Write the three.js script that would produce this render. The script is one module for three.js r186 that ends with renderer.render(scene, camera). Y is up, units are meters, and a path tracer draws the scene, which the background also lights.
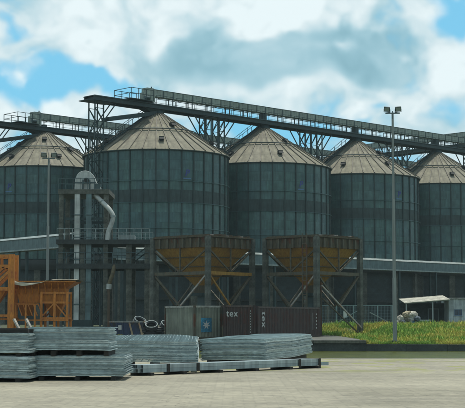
import * as THREE from 'three';
import { mergeGeometries } from 'three/addons/utils/BufferGeometryUtils.js';
import { FontLoader } from 'three/addons/loaders/FontLoader.js';
import { TextGeometry } from 'three/addons/geometries/TextGeometry.js';

// ------------------------------------------------------------------ camera, sky, sun, exposure
const scene = new THREE.Scene();
const EYE = 1.5, PITCH = 4.985;
const camera = new THREE.PerspectiveCamera(17.43, 1024 / 898, 0.5, 9000);
camera.position.set(0, EYE, 0);
camera.rotation.set(THREE.MathUtils.degToRad(PITCH), 0, 0);
camera.updateMatrixWorld();

function hash3(x, y, z) {
  let h = Math.imul(x, 374761393) ^ Math.imul(y, 668265263) ^ Math.imul(z, 1274126177);
  h = Math.imul(h ^ (h >>> 13), 1274126177); h ^= h >>> 16;
  return (h >>> 0) / 4294967296;
}
function noise3(x, y, z) {
  const xi = Math.floor(x), yi = Math.floor(y), zi = Math.floor(z);
  let u = x - xi, v = y - yi, w = z - zi;
  u = u * u * u * (u * (u * 6 - 15) + 10); v = v * v * v * (v * (v * 6 - 15) + 10); w = w * w * w * (w * (w * 6 - 15) + 10);
  const a = hash3(xi, yi, zi), b = hash3(xi + 1, yi, zi), c = hash3(xi, yi + 1, zi), d = hash3(xi + 1, yi + 1, zi);
  const e = hash3(xi, yi, zi + 1), f = hash3(xi + 1, yi, zi + 1), g = hash3(xi, yi + 1, zi + 1), h = hash3(xi + 1, yi + 1, zi + 1);
  const p = a + (b - a) * u, q = c + (d - c) * u, r = e + (f - e) * u, s = g + (h - g) * u;
  const m = p + (q - p) * v, n = r + (s - r) * v;
  return m + (n - m) * w;
}
function fbm(x, y, z, o) {
  let s = 0, a = 0.5, t = 0;
  for (let i = 0; i < o; i++) { s += a * noise3(x, y, z); t += a; a *= 0.52; x = x * 2.03 + 17.1; y = y * 2.03 + 5.3; z = z * 2.03 + 9.7; }
  return s / t;
}
const sst = (a, b, x) => { const t = Math.min(1, Math.max(0, (x - a) / (b - a))); return t * t * (3 - 2 * t); };
const mix = (a, b, t) => a + (b - a) * t;

// the sky: pale cyan air with broken cumulus; the cloud banks in view are placed by bearing and height (degrees)
function makeSky() {
  const W = 4096, H = 2048, data = new Float32Array(W * H * 4), D = 180 / Math.PI;
  // [bearing, height, half width, half height, amount]: more or less cloud; then darker or lighter bank
  const cover = [[-7.6, 9.8, 3.2, 0.85, -1.35], [-10.2, 9.8, 1.6, 0.8, -0.9], [8.8, 8.3, 1.8, 0.7, 0.6], [-4.6, 9.95, 1.6, 0.5, -0.9], [-6.85, 8.7, 1.0, 0.85, 1.5], [9.8, 13.0, 0.75, 1.2, -1.9], [9.5, 15.2, 1.0, 1.0, -0.6],
    [-7.3, 13.8, 0.55, 0.3, -0.8], [-9.4, 12.2, 1.5, 0.6, -0.7], [-4.9, 13.0, 1.6, 0.3, -0.25], [6.6, 9.0, 2.2, 0.35, -0.35], [-6.2, 12.3, 2.4, 1.0, 0.35], [2.4, 11.6, 5.2, 1.9, 0.6], [9.0, 11.0, 1.5, 1.0, 0.5], [0.6, 7.9, 0.9, 0.35, -0.6], [7.7, 8.3, 1.2, 0.5, -0.4], [-1.5, 9.3, 2.2, 0.6, 0.5], [4.0, 9.2, 3.4, 0.8, 0.5]];
  const bank = [[2.4, 11.35, 5.3, 1.3, -0.21, 1], [5.6, 10.8, 2.4, 0.7, -0.07, 1], [-1.8, 10.6, 2.4, 0.9, -0.08], [9.1, 11.2, 1.3, 1.3, 0.16], [-6.6, 12.3, 1.6, 0.9, 0.08], [-3.6, 13.0, 1.0, 0.8, 0.06], [1.2, 13.5, 2.6, 0.6, 0.2], [4.1, 11.5, 0.6, 0.32, 0.28], [6.0, 9.3, 2.6, 0.5, 0.06], [-1.5, 9.3, 2.2, 0.6, 0.07], [-6.85, 8.9, 1.2, 1.0, 0.14], [8.9, 9.0, 1.0, 0.6, 0.08]];
  for (let j = 0; j < H; j++) {
    const el = (j + 0.5) / H * Math.PI - Math.PI / 2, ce = Math.cos(el), se = Math.sin(el), ed = el * D;
    for (let i = 0; i < W; i++) {
      const o = (j * W + i) * 4;
      if (ed < -1) { data[o] = 0.40; data[o + 1] = 0.5; data[o + 2] = 0.53; data[o + 3] = 1; continue; }
      const ph = (i + 0.5) / W * 2 * Math.PI - Math.PI;           // three.js equirect: u = atan2(z, x)
      const x = Math.cos(ph) * ce, z = Math.sin(ph) * ce, y = se;
      const az = Math.atan2(x, -z) * D;
      const near = Math.abs(az) < 26 && ed < 32;
      if (!near && ((i & 1) || (j & 1))) { const q = ((j & ~1) * W + (i & ~1)) * 4; if (data[q + 3]) { data.copyWithin(o, q, q + 4); continue; } }
      const wx = fbm(x * 18, y * 22 + 3, z * 18, near ? 4 : 2) - 0.5, wy = fbm(x * 18 + 40, y * 22, z * 18, near ? 4 : 2) - 0.5;
      const n = fbm(x * 15 + wx * 0.9, y * 21 + wy * 0.9, z * 15, near ? 7 : 4);
      const puff = fbm(x * 44 + wx * 2, y * 52 + wy * 2, z * 44, near ? 6 : 3);
      let c = (n - 0.455) * 4.2 + 0.66 + (puff - 0.5) * 2.3, b = 0;
      const gen = (fbm(x * 9 + 70, y * 12, z * 9, 3) - 0.5) * -0.5;
      if (near) {
        const f = sst(26, 14, Math.abs(az)) * sst(32, 18, ed);
        const aj = az + wx * 3.2 + (puff - 0.5) * 0.9, ej = ed + wy * 2.3 + (puff - 0.5) * 0.7;
        for (const [p, q, sp, sq, k] of cover) { const g = (aj - p) / sp, h = (ej - q) / sq, w = g * g + h * h; if (w < 7) c += f * k * 1.25 * Math.exp(-w * 0.9); }
        for (const [p, q, sp, sq, k, flat] of bank) { const g = (aj - p) / sp, h = (ej - q) / sq, w = g * g + h * h; if (flat) b += f * k * sst(1.55, 0.35, w); else if (w < 7) b += f * k * Math.exp(-w * 0.8); }
        b += gen * (1 - f);
      } else b = gen;
      const alpha = 0.93 * sst(-0.42, 0.8, c);
      const t = Math.min(1, Math.max(0, ed / 60));
      const air = [mix(0.25, 0.10, t), mix(0.67, 0.34, t), mix(0.90, 0.73, t)];
      const tex = ((n - 0.47) * 0.42 + (puff - 0.48) * 0.7) * (1 - 0.5 * sst(-0.04, -0.2, b));
      const l = Math.min(0.97, Math.max(0.34, 0.755 + b + tex));
      const g = sst(0.97, 0.42, l);                                // denser cloud is bluer
      const cl = [l * mix(0.90, 0.56, g), l, l * mix(1.01, 1.16, g)];
      for (let k = 0; k < 3; k++) data[o + k] = mix(air[k], cl[k], alpha);
      data[o + 3] = 1;
    }
  }
  const tex = new THREE.DataTexture(data, W, H, THREE.RGBAFormat, THREE.FloatType);
  tex.mapping = THREE.EquirectangularReflectionMapping; tex.magFilter = THREE.LinearFilter; tex.minFilter = THREE.LinearFilter; tex.needsUpdate = true;
  return tex;
}
const skyTex = makeSky();
scene.background = skyTex; scene.environment = skyTex;

const sun = new THREE.DirectionalLight(new THREE.Color(1.0, 0.95, 0.85), 4.2);
sun.position.set(22, 190, -150 + 0); sun.target.position.set(0, 0, -115);
sun.castShadow = true; sun.shadow.mapSize.set(4096, 4096); sun.shadow.radius = 1.2;
Object.assign(sun.shadow.camera, { left: -120, right: 120, top: 140, bottom: -140, near: 10, far: 420 });
scene.add(sun, sun.target);

const renderer = new THREE.WebGLRenderer({ antialias: true });
renderer.setSize(1024, 898); renderer.toneMapping = THREE.LinearToneMapping; renderer.toneMappingExposure = 1.0;
renderer.shadowMap.enabled = true;

// ------------------------------------------------------------------ helpers
let seed = 12345;
const rnd = () => { seed = (Math.imul(seed, 1664525) + 1013904223) >>> 0; return seed / 4294967296; };
const rr = (a, b) => a + (b - a) * rnd();
const V = (x, y, z) => new THREE.Vector3(x, y, z);
const W = (X, H, Z) => new THREE.Vector3(X, H, -Z);                // Z = metres ahead of the camera
const names = new Map();
function numbered(n) { const k = names.get(n) ?? 0; names.set(n, k + 1); return k ? n + '_' + String(k).padStart(3, '0') : n; }
function thing(name, label, category, pos = V(0, 0, 0), turn = 0, group) {
  const o = new THREE.Group(); o.name = numbered(name); o.position.copy(pos); o.rotation.y = turn;
  o.userData = { label, category }; if (group) o.userData.group = group;
  scene.add(o); return o;
}
function part(name, geos, mat, parent = scene) {
  const g = Array.isArray(geos) ? (geos.length > 1 ? mergeGeometries(geos) : geos[0]) : geos;
  const m = new THREE.Mesh(g, mat); m.name = name; m.castShadow = m.receiveShadow = true; parent.add(m); return m;
}
function struct(name, geos, mat, label) { const m = part(name, geos, mat); m.userData = { kind: 'structure', label }; return m; }
function single(name, geos, mat, label, category, group) { const m = part(numbered(name), geos, mat); m.userData = { label, category }; if (group) m.userData.group = group; return m; }
function metreUV(g, w, h, d) {                                      // box uv in metres
  const uv = g.attributes.uv, s = [[d, h], [d, h], [w, d], [w, d], [w, h], [w, h]];
  for (let f = 0; f < 6; f++) for (let k = 0; k < 4; k++) { const i = f * 4 + k; uv.setXY(i, uv.getX(i) * s[f][0], uv.getY(i) * s[f][1]); }
  return g;
}
function box(x, y, z, w, h, d, ry = 0) { const g = metreUV(new THREE.BoxGeometry(w, h, d), w, h, d); if (ry) g.rotateY(ry); return g.translate(x, y, z); }
function span(x0, x1, y0, y1, z0, z1) { return box((x0 + x1) / 2, (y0 + y1) / 2, (z0 + z1) / 2, x1 - x0, y1 - y0, z1 - z0); }
function bar(a, b, w, h = w) {                                      // square bar from a to b
  const d = b.clone().sub(a), L = d.length(); d.normalize();
  const up = Math.abs(d.y) > 0.95 ? V(0, 0, 1) : V(0, 1, 0), zz = new THREE.Vector3().crossVectors(d, up).normalize(), yy = new THREE.Vector3().crossVectors(zz, d);
  const m = new THREE.Matrix4().makeBasis(d, yy, zz).setPosition(a.clone().add(b).multiplyScalar(0.5));
  return metreUV(new THREE.BoxGeometry(L, h, w), L, h, w).applyMatrix4(m);
}
function rod(a, b, r, seg = 8, r2 = r) {
  const d = b.clone().sub(a), L = d.length();
  const g = new THREE.CylinderGeometry(r2, r, L, seg);
  g.applyQuaternion(new THREE.Quaternion().setFromUnitVectors(V(0, 1, 0), d.normalize()));
  return g.translate((a.x + b.x) / 2, (a.y + b.y) / 2, (a.z + b.z) / 2);
}
function tube(pts, r, seg = 24, rad = 8) { return new THREE.TubeGeometry(new THREE.CatmullRomCurve3(pts), seg, r, rad); }
function poly(pts, faces, s = 1) {                                  // flat-shaded polygons (convex), uv in metres
  const pos = [], uv = [], idx = [];
  for (const f of faces) {
    const base = pos.length / 3, a = pts[f[0]], e1 = pts[f[1]].clone().sub(a).normalize();
    const n = new THREE.Vector3().crossVectors(e1, pts[f[f.length - 1]].clone().sub(a)).normalize(), e2 = new THREE.Vector3().crossVectors(n, e1);
    for (const i of f) { const p = pts[i], q = p.clone().sub(a); pos.push(p.x, p.y, p.z); uv.push(q.dot(e1) * s, q.dot(e2) * s); }
    for (let k = 1; k < f.length - 1; k++) idx.push(base, base + k, base + k + 1);
  }
  const g = new THREE.BufferGeometry(); g.setAttribute('position', new THREE.Float32BufferAttribute(pos, 3)); g.setAttribute('uv', new THREE.Float32BufferAttribute(uv, 2)); g.setIndex(idx);
  // split normals per face
  g.computeVertexNormals(); return g;
}
function frustum(x0, x1, z0, z1, yTop, a0, a1, b0, b1, yBot) {       // open-sided solid between two rectangles
  const p = [V(x0, yTop, z1), V(x1, yTop, z1), V(x1, yTop, z0), V(x0, yTop, z0), V(a0, yBot, b1), V(a1, yBot, b1), V(a1, yBot, b0), V(a0, yBot, b0)];
  return p;
}
const FR = { front: [[4, 5, 1, 0]], right: [[5, 6, 2, 1]], back: [[6, 7, 3, 2]], left: [[7, 4, 0, 3]], top: [[0, 1, 2, 3]], bottom: [[7, 6, 5, 4]] };

// ------------------------------------------------------------------ textures and materials
function noiseTexture(size, fn, color, high = size) {
  const d = new Uint8Array(size * high * 4);
  for (let j = 0; j < high; j++) for (let i = 0; i < size; i++) {
    const c = fn(i / size, j / high), o = (j * size + i) * 4;
    for (let k = 0; k < 3; k++) d[o + k] = Math.max(0, Math.min(255, 255 * (Array.isArray(c) ? c[k] : c)));
    d[o + 3] = 255;
  }
  const t = new THREE.DataTexture(d, size, high, THREE.RGBAFormat); t.wrapS = t.wrapT = THREE.RepeatWrapping;
  t.magFilter = THREE.LinearFilter; t.minFilter = THREE.LinearMipmapLinearFilter; t.generateMipmaps = true;
  if (color) t.colorSpace = THREE.SRGBColorSpace; t.needsUpdate = true; return t;
}
// noise that tiles: the lattice wraps after fu by fv cells
function tile(u, v, fu, fv, o, s = 0) {
  let sum = 0, a = 0.5, t = 0;
  for (let k = 0; k < o; k++) {
    const x = u * fu, y = v * fv, xi = Math.floor(x), yi = Math.floor(y); let p = x - xi, q = y - yi; p = p * p * (3 - 2 * p); q = q * q * (3 - 2 * q);
    const x0 = xi % fu, x1 = (xi + 1) % fu, y0 = yi % fv, y1 = (yi + 1) % fv, z = 13 + k * 7 + s * 31;
    const A = hash3(x0, y0, z), B = hash3(x1, y0, z), C = hash3(x0, y1, z), E = hash3(x1, y1, z);
    sum += a * mix(mix(A, B, p), mix(C, E, p), q); t += a; a *= 0.55; fu *= 2; fv *= 2;
  }
  return sum / t;
}
const rep = (t, x, y = x) => { const c = t.clone(); c.repeat.set(1 / x, 1 / y); c.needsUpdate = true; return c; };
const grime = noiseTexture(512, (u, v) => { const n = tile(u, v, 8, 8, 5), s = tile(u, v, 40, 3, 4, 9); return 0.80 + 0.26 * (n - 0.5) + 0.30 * (s - 0.5); }, true);
const blotch = noiseTexture(512, (u, v) => { const n = tile(u, v, 7, 7, 6), m = tile(u, v, 30, 30, 4, 4); return 0.76 + 0.5 * (n - 0.5) + 0.3 * (m - 0.5); }, true);
const rustTex = noiseTexture(512, (u, v) => { const n = tile(u, v, 8, 6, 5), m = tile(u, v, 38, 8, 4, 3), r = sst(0.5, 0.64, 0.6 * n + 0.4 * m); const t = 0.75 + 0.5 * (m - 0.5); return [t, t * mix(1, 0.62, r), t * mix(1, 0.42, r)]; }, true);
const softRust = noiseTexture(512, (u, v) => { const n = tile(u, v, 9, 7, 5, 2), m = tile(u, v, 34, 7, 4, 5), r = sst(0.55, 0.7, 0.55 * n + 0.45 * m); const t = 0.84 + 0.4 * (m - 0.5); return [t * mix(1, 0.8, r), t * mix(1, 0.7, r), t * mix(1, 0.7, r)]; }, true);
const rough = noiseTexture(256, (u, v) => 0.72 + 0.5 * (tile(u, v, 14, 14, 4) - 0.5), false);
const grimeM = rep(grime, 5, 4), blotchM = rep(blotch, 3), rustM = rep(rustTex, 3.2), rustSoft = rep(softRust, 2.6), roughM = rep(rough, 2);
const M = (r, g, b, o = {}) => { const { rough: ro = 0.6, metal = 0, ...x } = o; const m = new THREE.MeshStandardMaterial({ roughness: ro, metalness: metal, ...x }); m.color.setRGB(r, g, b); return m; };

const wallTones = [0.96, 1.0, 1.04, 1.09, 0.92].map((k, i) => M(0.068 * k * [1, 1, 0.98, 1.05, 0.95][i], 0.138 * k, 0.132 * k * [1, 1.06, 0.96, 1.0, 1.05][i], { rough: 0.6, metal: 0.3, map: grimeM, roughnessMap: roughM }));
const bandTones = [1, 0.93].map((k) => M(0.050 * k, 0.082 * k, 0.080 * k, { rough: 0.75, metal: 0.1, map: grimeM }));
const stiffMat = M(0.035, 0.062, 0.062, { rough: 0.7, metal: 0.2, map: grimeM });
const roofTones = [0.97, 1.0, 1.03, 0.95].map((k, i) => M(0.265 * k, 0.245 * k, 0.175 * k * [1, 0.97, 1.03, 1][i], { rough: 0.86, map: grimeM }));
const ribMat = M(0.17, 0.155, 0.115, { rough: 0.7, map: grimeM });
const darkSteel = M(0.020, 0.052, 0.054, { rough: 0.6, metal: 0.2, map: grimeM });
const midSteel = M(0.08, 0.13, 0.135, { rough: 0.55, metal: 0.25, map: grimeM });
const housingTones = [1, 0.88, 1.1].map((k) => M(0.34 * k, 0.40 * k, 0.34 * k, { rough: 0.55, metal: 0.25, map: grimeM }));
const concrete = M(0.15, 0.155, 0.125, { rough: 0.9, map: blotchM });
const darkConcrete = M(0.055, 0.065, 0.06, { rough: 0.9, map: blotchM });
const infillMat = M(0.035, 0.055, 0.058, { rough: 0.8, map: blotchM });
const paleMetal = M(0.34, 0.40, 0.385, { rough: 0.5, metal: 0.2, map: grimeM });
const whiteMetal = M(0.56, 0.58, 0.54, { rough: 0.5, metal: 0.1, map: grimeM });
const ventMat = M(0.012, 0.014, 0.014, { rough: 0.8 });
const glassDark = M(0.012, 0.025, 0.05, { rough: 0.12 });

// ------------------------------------------------------------------ ground, canal, yard
const DX = 0.723, DZ = 0.690, TURN = Math.atan2(DZ, DX);            // the silo row runs right and away at about 44 degrees
const S2 = [-9.56, 166];
const site = (u, v, h = 0) => W(S2[0] + u * DX + v * DZ, h, S2[1] + u * DZ - v * DX);   // v towards the camera
const QUAY = 99, WATER = -0.8, YARD_END = 52.4;
function hgt(X, Z) {
  const r = sst(11.5, 14.5, X), z0 = mix(123, 100.5, r), z1 = mix(136, 126, r);
  return 0.95 * sst(z0, z1, Z) - 0.28 * sst(9.4, 10.4, X) * (1 - sst(101, 108, Z)) + (fbm(X * 0.35, 2, Z * 0.35, 3) - 0.5) * 0.12 * sst(QUAY + 0.5, QUAY + 3, Z) - (0.06);
}
{ // far bank: one sheet to the horizon
  const xs = [], zs = [];
  for (let x = -4000; x < -60; x += 400) xs.push(x); for (let x = -60; x < 60; x += 1.5) xs.push(x); for (let x = 60; x <= 4060; x += 400) xs.push(x);
  for (let z = QUAY + 0.5; z < 150; z += 1.2) zs.push(z); for (let z = 150; z < 300; z += 25) zs.push(z); for (const z of [300, 500, 900, 1600, 3000, 6000]) zs.push(z);
  const pos = [], uv = [], idx = [];
  for (const z of zs) for (const x of xs) { pos.push(x, hgt(x, z), -z); uv.push(x, z); }
  const n = xs.length;
  for (let j = 0; j < zs.length - 1; j++) for (let i = 0; i < n - 1; i++) { const a = j * n + i; idx.push(a, a + 1, a + n, a + 1, a + n + 1, a + n); }
  const g = new THREE.BufferGeometry(); g.setAttribute('position', new THREE.Float32BufferAttribute(pos, 3)); g.setAttribute('uv', new THREE.Float32BufferAttribute(uv, 2)); g.setIndex(idx); g.computeVertexNormals();
  const soil = noiseTexture(512, (u, v) => { const n1 = tile(u, v, 12, 12, 5), k = sst(0.42, 0.6, n1); return [mix(0.25, 0.22, k), mix(0.25, 0.27, k), mix(0.18, 0.12, k)]; }, true);
  struct('ground', g, M(1, 1, 1, { rough: 0.95, map: rep(soil, 9) }), 'earth and rough ground beyond the canal');
}
{ // paved yard in the foreground, the tile of the texture covers x -20..20 and 15..55 m ahead
  const yardTex = noiseTexture(1024, (u, v) => {
    const X = u * 20 - 10, Z = 15 + v * 40;
    const big = fbm(X * 0.3 + 5, Z * 0.38, 1, 4), mid = fbm(X * 1.2, Z * 1.5 + 9, 7, 5), fine = fbm(X * 9, Z * 9, 3, 3);
    let l = 0.70 + 0.16 * (big - 0.5) + 0.08 * (mid - 0.5) + 0.16 * (fine - 0.5);
    // rows of small concrete blocks, joints filled with sand
    const row = Math.floor(Z / 0.2), bx = X / 0.4 + (row & 1) * 0.5, tone = hash3(Math.floor(bx), row, 77);
    l += (tone - 0.5) * 0.05;
    const jx = Math.abs(bx - Math.floor(bx) - 0.5) * 2, jz = Math.abs(Z / 0.2 - row - 0.5) * 2;
    if (jx > 0.93 || jz > 0.9) l -= 0.055;
    let r = l * 1.0, g = l * 0.975, b = l * 0.86;
    // moss and washed-in silt along the drainage line, tyre grime, leaf stains
    const line = 39.2 + 1.6 * (fbm(X * 0.12, 4, 2, 2) - 0.5) + X * 0.13, w = Math.abs(Z - line);
    const s1 = sst(0.62, 0.05, w) * sst(0.36, 0.6, fbm(X * 0.8, Z * 2.6, 12, 4));
    r = mix(r, 0.47, 0.55 * s1); g = mix(g, 0.46, 0.55 * s1); b = mix(b, 0.37, 0.55 * s1);
    const s2 = sst(0.52, 0.66, fbm(X * 1.1 + 7, Z * 0.9, 30, 5)) * sst(37, 42, Z);
    r = mix(r, 0.64, 0.8 * s2); g = mix(g, 0.66, 0.8 * s2); b = mix(b, 0.36, 0.8 * s2);
    const s3 = sst(0.56, 0.7, fbm(X * 0.3 + 3, Z * 0.7, 50, 4));
    r *= 1 - 0.07 * s3; g *= 1 - 0.07 * s3; b *= 1 - 0.08 * s3;
    const cr = Math.abs(fbm(X * 0.5 + 60, Z * 0.8, 21, 4) - 0.5); const s4 = sst(0.006, 0.0, cr) * sst(0.45, 0.6, fbm(X * 0.3, Z * 0.3, 90, 2));
    r *= 1 - 0.3 * s4; g *= 1 - 0.3 * s4; b *= 1 - 0.3 * s4;
    return [r, g, b];
  }, true, 1536);
  const g = new THREE.PlaneGeometry(900, 130, 180, 40); g.rotateX(-Math.PI / 2); g.translate(0, 0, -(YARD_END - 65));
  const p = g.attributes.position, uv = g.attributes.uv;
  for (let i = 0; i < p.count; i++) uv.setXY(i, (p.getX(i) + 10) / 20, (-p.getZ(i) - 15) / 40);
  const bump = noiseTexture(512, (u, v) => 0.5 + 0.5 * (tile(u, v, 40, 40, 4) - 0.5), false); bump.repeat.set(10, 20);
  struct('yard', g, M(0.50, 0.485, 0.47, { rough: 0.88, map: yardTex, bumpMap: bump, bumpScale: 0.006 }), 'pale block paved yard with mossy stains');
  struct('yard_edge_wall', [span(-450, 450, -2.2, -0.01, -YARD_END - 0.35, -YARD_END + 0.0), span(-450, 450, -0.06, 0.0, -YARD_END - 0.42, -YARD_END - 0.002)], darkConcrete, 'concrete wall along the near side of the canal');
  const bed = new THREE.PlaneGeometry(900, 60); bed.rotateX(-Math.PI / 2); bed.translate(0, -2.0, -75);
  struct('canal_bed', bed, M(0.05, 0.05, 0.03, { rough: 1 }), 'muddy bed of the canal');
  const wb = noiseTexture(512, (u, v) => 0.5 + 0.8 * (tile(u, v, 24, 40, 4) - 0.5), false);
  const wc = noiseTexture(512, (u, v) => { const n = sst(0.4, 0.64, tile(u, v, 16, 30, 5)); return [mix(0.27, 0.36, n), mix(0.29, 0.38, n), mix(0.09, 0.10, n)]; }, true);
  const water = new THREE.PlaneGeometry(900, 47, 1, 1); water.rotateX(-Math.PI / 2); water.translate(0, WATER, -(YARD_END + 23.45));
  const wu = water.attributes.uv; for (let i = 0; i < 4; i++) wu.setXY(i, wu.getX(i) * 900, wu.getY(i) * 47);
  struct('water', water, M(1, 1, 1, { rough: 0.14, map: rep(wc, 14, 9), bumpMap: rep(wb, 5, 2.2), bumpScale: 0.02 }), 'murky olive green water of the canal');
  // quay: high on the left, a low kerb on the right
  const quay = thing('quay_wall', 'dark concrete quay wall under the shipping containers', 'wall', W(0, 0, QUAY));
  for (let x = -62; x < 9.9; x += 4) part('wall_block', span(x + 0.015, Math.min(x + 3.985, 9.9), -2, -0.21, -0.46, 0), darkConcrete, quay);
  for (let x = -62; x < 9.9; x += 4) part('coping', span(x + 0.01, Math.min(x + 3.99, 9.9), -0.205, 0.0, -0.62, 0.1), M(0.15, 0.15, 0.12, { rough: 0.9, map: blotchM }), quay);
  const kerb = thing('canal_kerb', 'low dark concrete kerb between the grass bank and water', 'kerb', W(0, 0, QUAY));
  for (let x = 9.9; x < 60; x += 3) part('kerb_block', span(x + 0.012, x + 2.988, -2, -0.27 - 0.05 * hash3(Math.floor(x), 1, 1), -0.55, 0.02), darkConcrete, kerb);
  // worn apron slab the hopper frames stand on
  struct('apron', span(-11.5, 9.85, -0.4, 0.03, -125.6, -(QUAY + 0.65)), M(0.15, 0.15, 0.125, { rough: 0.92, map: blotchM }), 'worn concrete apron behind the quay wall');
}

// ------------------------------------------------------------------ silos
const BASE = 0.9, R = 9.0, EAVE = 21.75 - BASE, APEX = 27.45 - BASE, LOW = 9.3 - BASE;
function curved(r, a0, a1, y0, y1, seg, th, uo, vo) {                // sheet bent round the silo, front at angle 0 = +z
  const pos = [], nor = [], uv = [], idx = [];
  const ring = (rad, n) => { const b = pos.length / 3; for (let i = 0; i <= seg; i++) { const a = mix(a0, a1, i / seg), s = Math.sin(a), c = Math.cos(a); for (const y of [y0, y1]) { pos.push(s * rad, y, c * rad); nor.push(s * n, 0, c * n); uv.push(a * r + uo, y + vo); } } return b; };
  const o = ring(r, 1), q = ring(r - th, -1);
  for (let i = 0; i < seg; i++) { const k = o + i * 2, m = q + i * 2; idx.push(k, k + 2, k + 1, k + 2, k + 3, k + 1, m, m + 1, m + 2, m + 2, m + 1, m + 3); }
  const edge = (p, n) => { const b = pos.length / 3; for (const [x, y, z] of p) { pos.push(x, y, z); nor.push(...n); uv.push(uo, y + vo); } idx.push(b, b + 1, b + 2, b, b + 2, b + 3); };
  for (let i = 0; i < seg; i++) { const A = mix(a0, a1, i / seg), B = mix(a0, a1, (i + 1) / seg), P = (a, rad, y) => [Math.sin(a) * rad, y, Math.cos(a) * rad];
    edge([P(A, r - th, y0), P(B, r - th, y0), P(B, r, y0), P(A, r, y0)], [0, -1, 0]); edge([P(A, r, y1), P(B, r, y1), P(B, r - th, y1), P(A, r - th, y1)], [0, 1, 0]); }
  const g = new THREE.BufferGeometry(); g.setAttribute('position', new THREE.Float32BufferAttribute(pos, 3)); g.setAttribute('normal', new THREE.Float32BufferAttribute(nor, 3)); g.setAttribute('uv', new THREE.Float32BufferAttribute(uv, 2)); g.setIndex(idx); return g;
}
const rowsDef = []; { let y = EAVE; for (let i = 0; i < 4; i++) { rowsDef.push([y - 1.2, y, 0]); y -= 1.2; } rowsDef.push([y - 1.5, y, 1]); y -= 1.5; while (y > LOW + 0.3) { const n = Math.max(LOW, y - 1.2); rowsDef.push([n, y, 0]); y = n; } }
const BAY = Math.PI / 18;
const sheetGeo = rowsDef.map(([y0, y1], i) => [0, 1].map((k) => curved(R + (i % 2) * 0.006, -BAY + 0.0007, BAY - 0.0007, y0 + 0.006, y1 - 0.006, 6, 0.03, k * 2.3 + i * 1.7, k * 1.1)));
const roofY = (r) => mix(APEX, EAVE + 0.05, (r - 0.6) / (R + 0.25 - 0.6));
function roofPanel(r0, r1, lift) {                                   // flat gore between two ribs, slightly dished
  const h = BAY / 2 * 0.985, P = (r, a, d) => V(Math.sin(a) * r, roofY(r) + lift - d, Math.cos(a) * r);
  const p = [P(r0, -h, 0), P(r0, h, 0), P(r1, h, 0), P(r1, -h, 0), P(r0, -h, 0.04), P(r0, h, 0.04), P(r1, h, 0.04), P(r1, -h, 0.04)];
  return poly(p, [[3, 2, 1, 0], [4, 5, 6, 7], [7, 6, 2, 3], [5, 4, 0, 1], [4, 7, 3, 0], [6, 5, 1, 2]]);
}
const gores = [roofPanel(4.95, R + 0.28, 0.0), roofPanel(0.7, 5.05, 0.045)];
const ribGeo = bar(V(0, roofY(0.75) + 0.09, 0.75), V(0, roofY(R + 0.3) + 0.07, R + 0.3), 0.09, 0.11);
const stiffGeo = box(0, (LOW + EAVE) / 2, R + 0.05, 0.17, EAVE - LOW, 0.13);
function ringTube(r, y, t, seg = 96) { const g = new THREE.TorusGeometry(r, t, 6, seg); g.rotateX(Math.PI / 2); return g.translate(0, y, 0); }
function ringBand(r0, r1, y0, y1, seg = 72) { return new THREE.LatheGeometry([new THREE.Vector2(r0, y0), new THREE.Vector2(r1, y0), new THREE.Vector2(r1, y1), new THREE.Vector2(r0, y1), new THREE.Vector2(r0, y0)], seg); }
const ringLow = ringTube(R + 0.22, EAVE - 3.75, 0.042), ringMid = ringTube(R + 0.22, EAVE - 6.35, 0.042), ringBot = ringTube(R + 0.22, EAVE - 9.4, 0.042), eaveRing = ringTube(R + 0.2, EAVE - 0.04, 0.075), roofRing = ringTube(5.0, roofY(5.0) + 0.28, 0.07);
const ringBeam = ringBand(R - 0.7, R + 0.25, LOW - 1.25, LOW - 0.005), columnGeo = span(-0.42, 0.42, -0.9, LOW - 1.25, R - 0.72, R + 0.12);
const infillGeo = span(-1.93, 1.93, -0.9, LOW - 1.26, R - 0.62, R - 0.45), sillGeo = span(-1.94, 1.94, 3.0, 3.3, R - 0.45, R - 0.1);
const coneGeo = new THREE.CylinderGeometry(R - 0.75, 0.8, LOW - 2, 48, 1, true).translate(0, 2 + (LOW - 2) / 2, 0);
const linerGeo = new THREE.CylinderGeometry(R - 0.075, R - 0.075, EAVE - LOW - 0.02, 72, 1, true).translate(0, (EAVE + LOW) / 2, 0);
const capGeo = new THREE.CylinderGeometry(0.75, 0.95, 0.55, 24).translate(0, APEX + 0.2, 0), neckGeo = new THREE.CylinderGeometry(0.42, 0.42, 0.6, 16).translate(0, APEX + 0.7, 0);
const ventHood = mergeGeometries([box(0, 0.34, 0, 0.62, 0.34, 0.5), bar(V(0, 0.4, 0.2), V(0, 0.12, 0.55), 0.6, 0.08), box(0, 0.1, 0, 0.42, 0.3, 0.42)]);
const font = await new FontLoader().loadAsync('fonts/droid/droid_sans_bold.typeface.json');
const emblemGeo = (() => { const g = new TextGeometry('P', { font, size: 0.78, depth: 0.012, curveSegments: 6 }); g.computeBoundingBox(); g.translate(-0.3, 0, 0); const m = new THREE.Matrix4().makeShear(0, 0, 0.22, 0, 0, 0); g.applyMatrix4(m); return g; })();
const emblemMat = M(0.025, 0.035, 0.17, { rough: 0.6 }), emblemPale = M(0.06, 0.13, 0.24, { rough: 0.6 });
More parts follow.
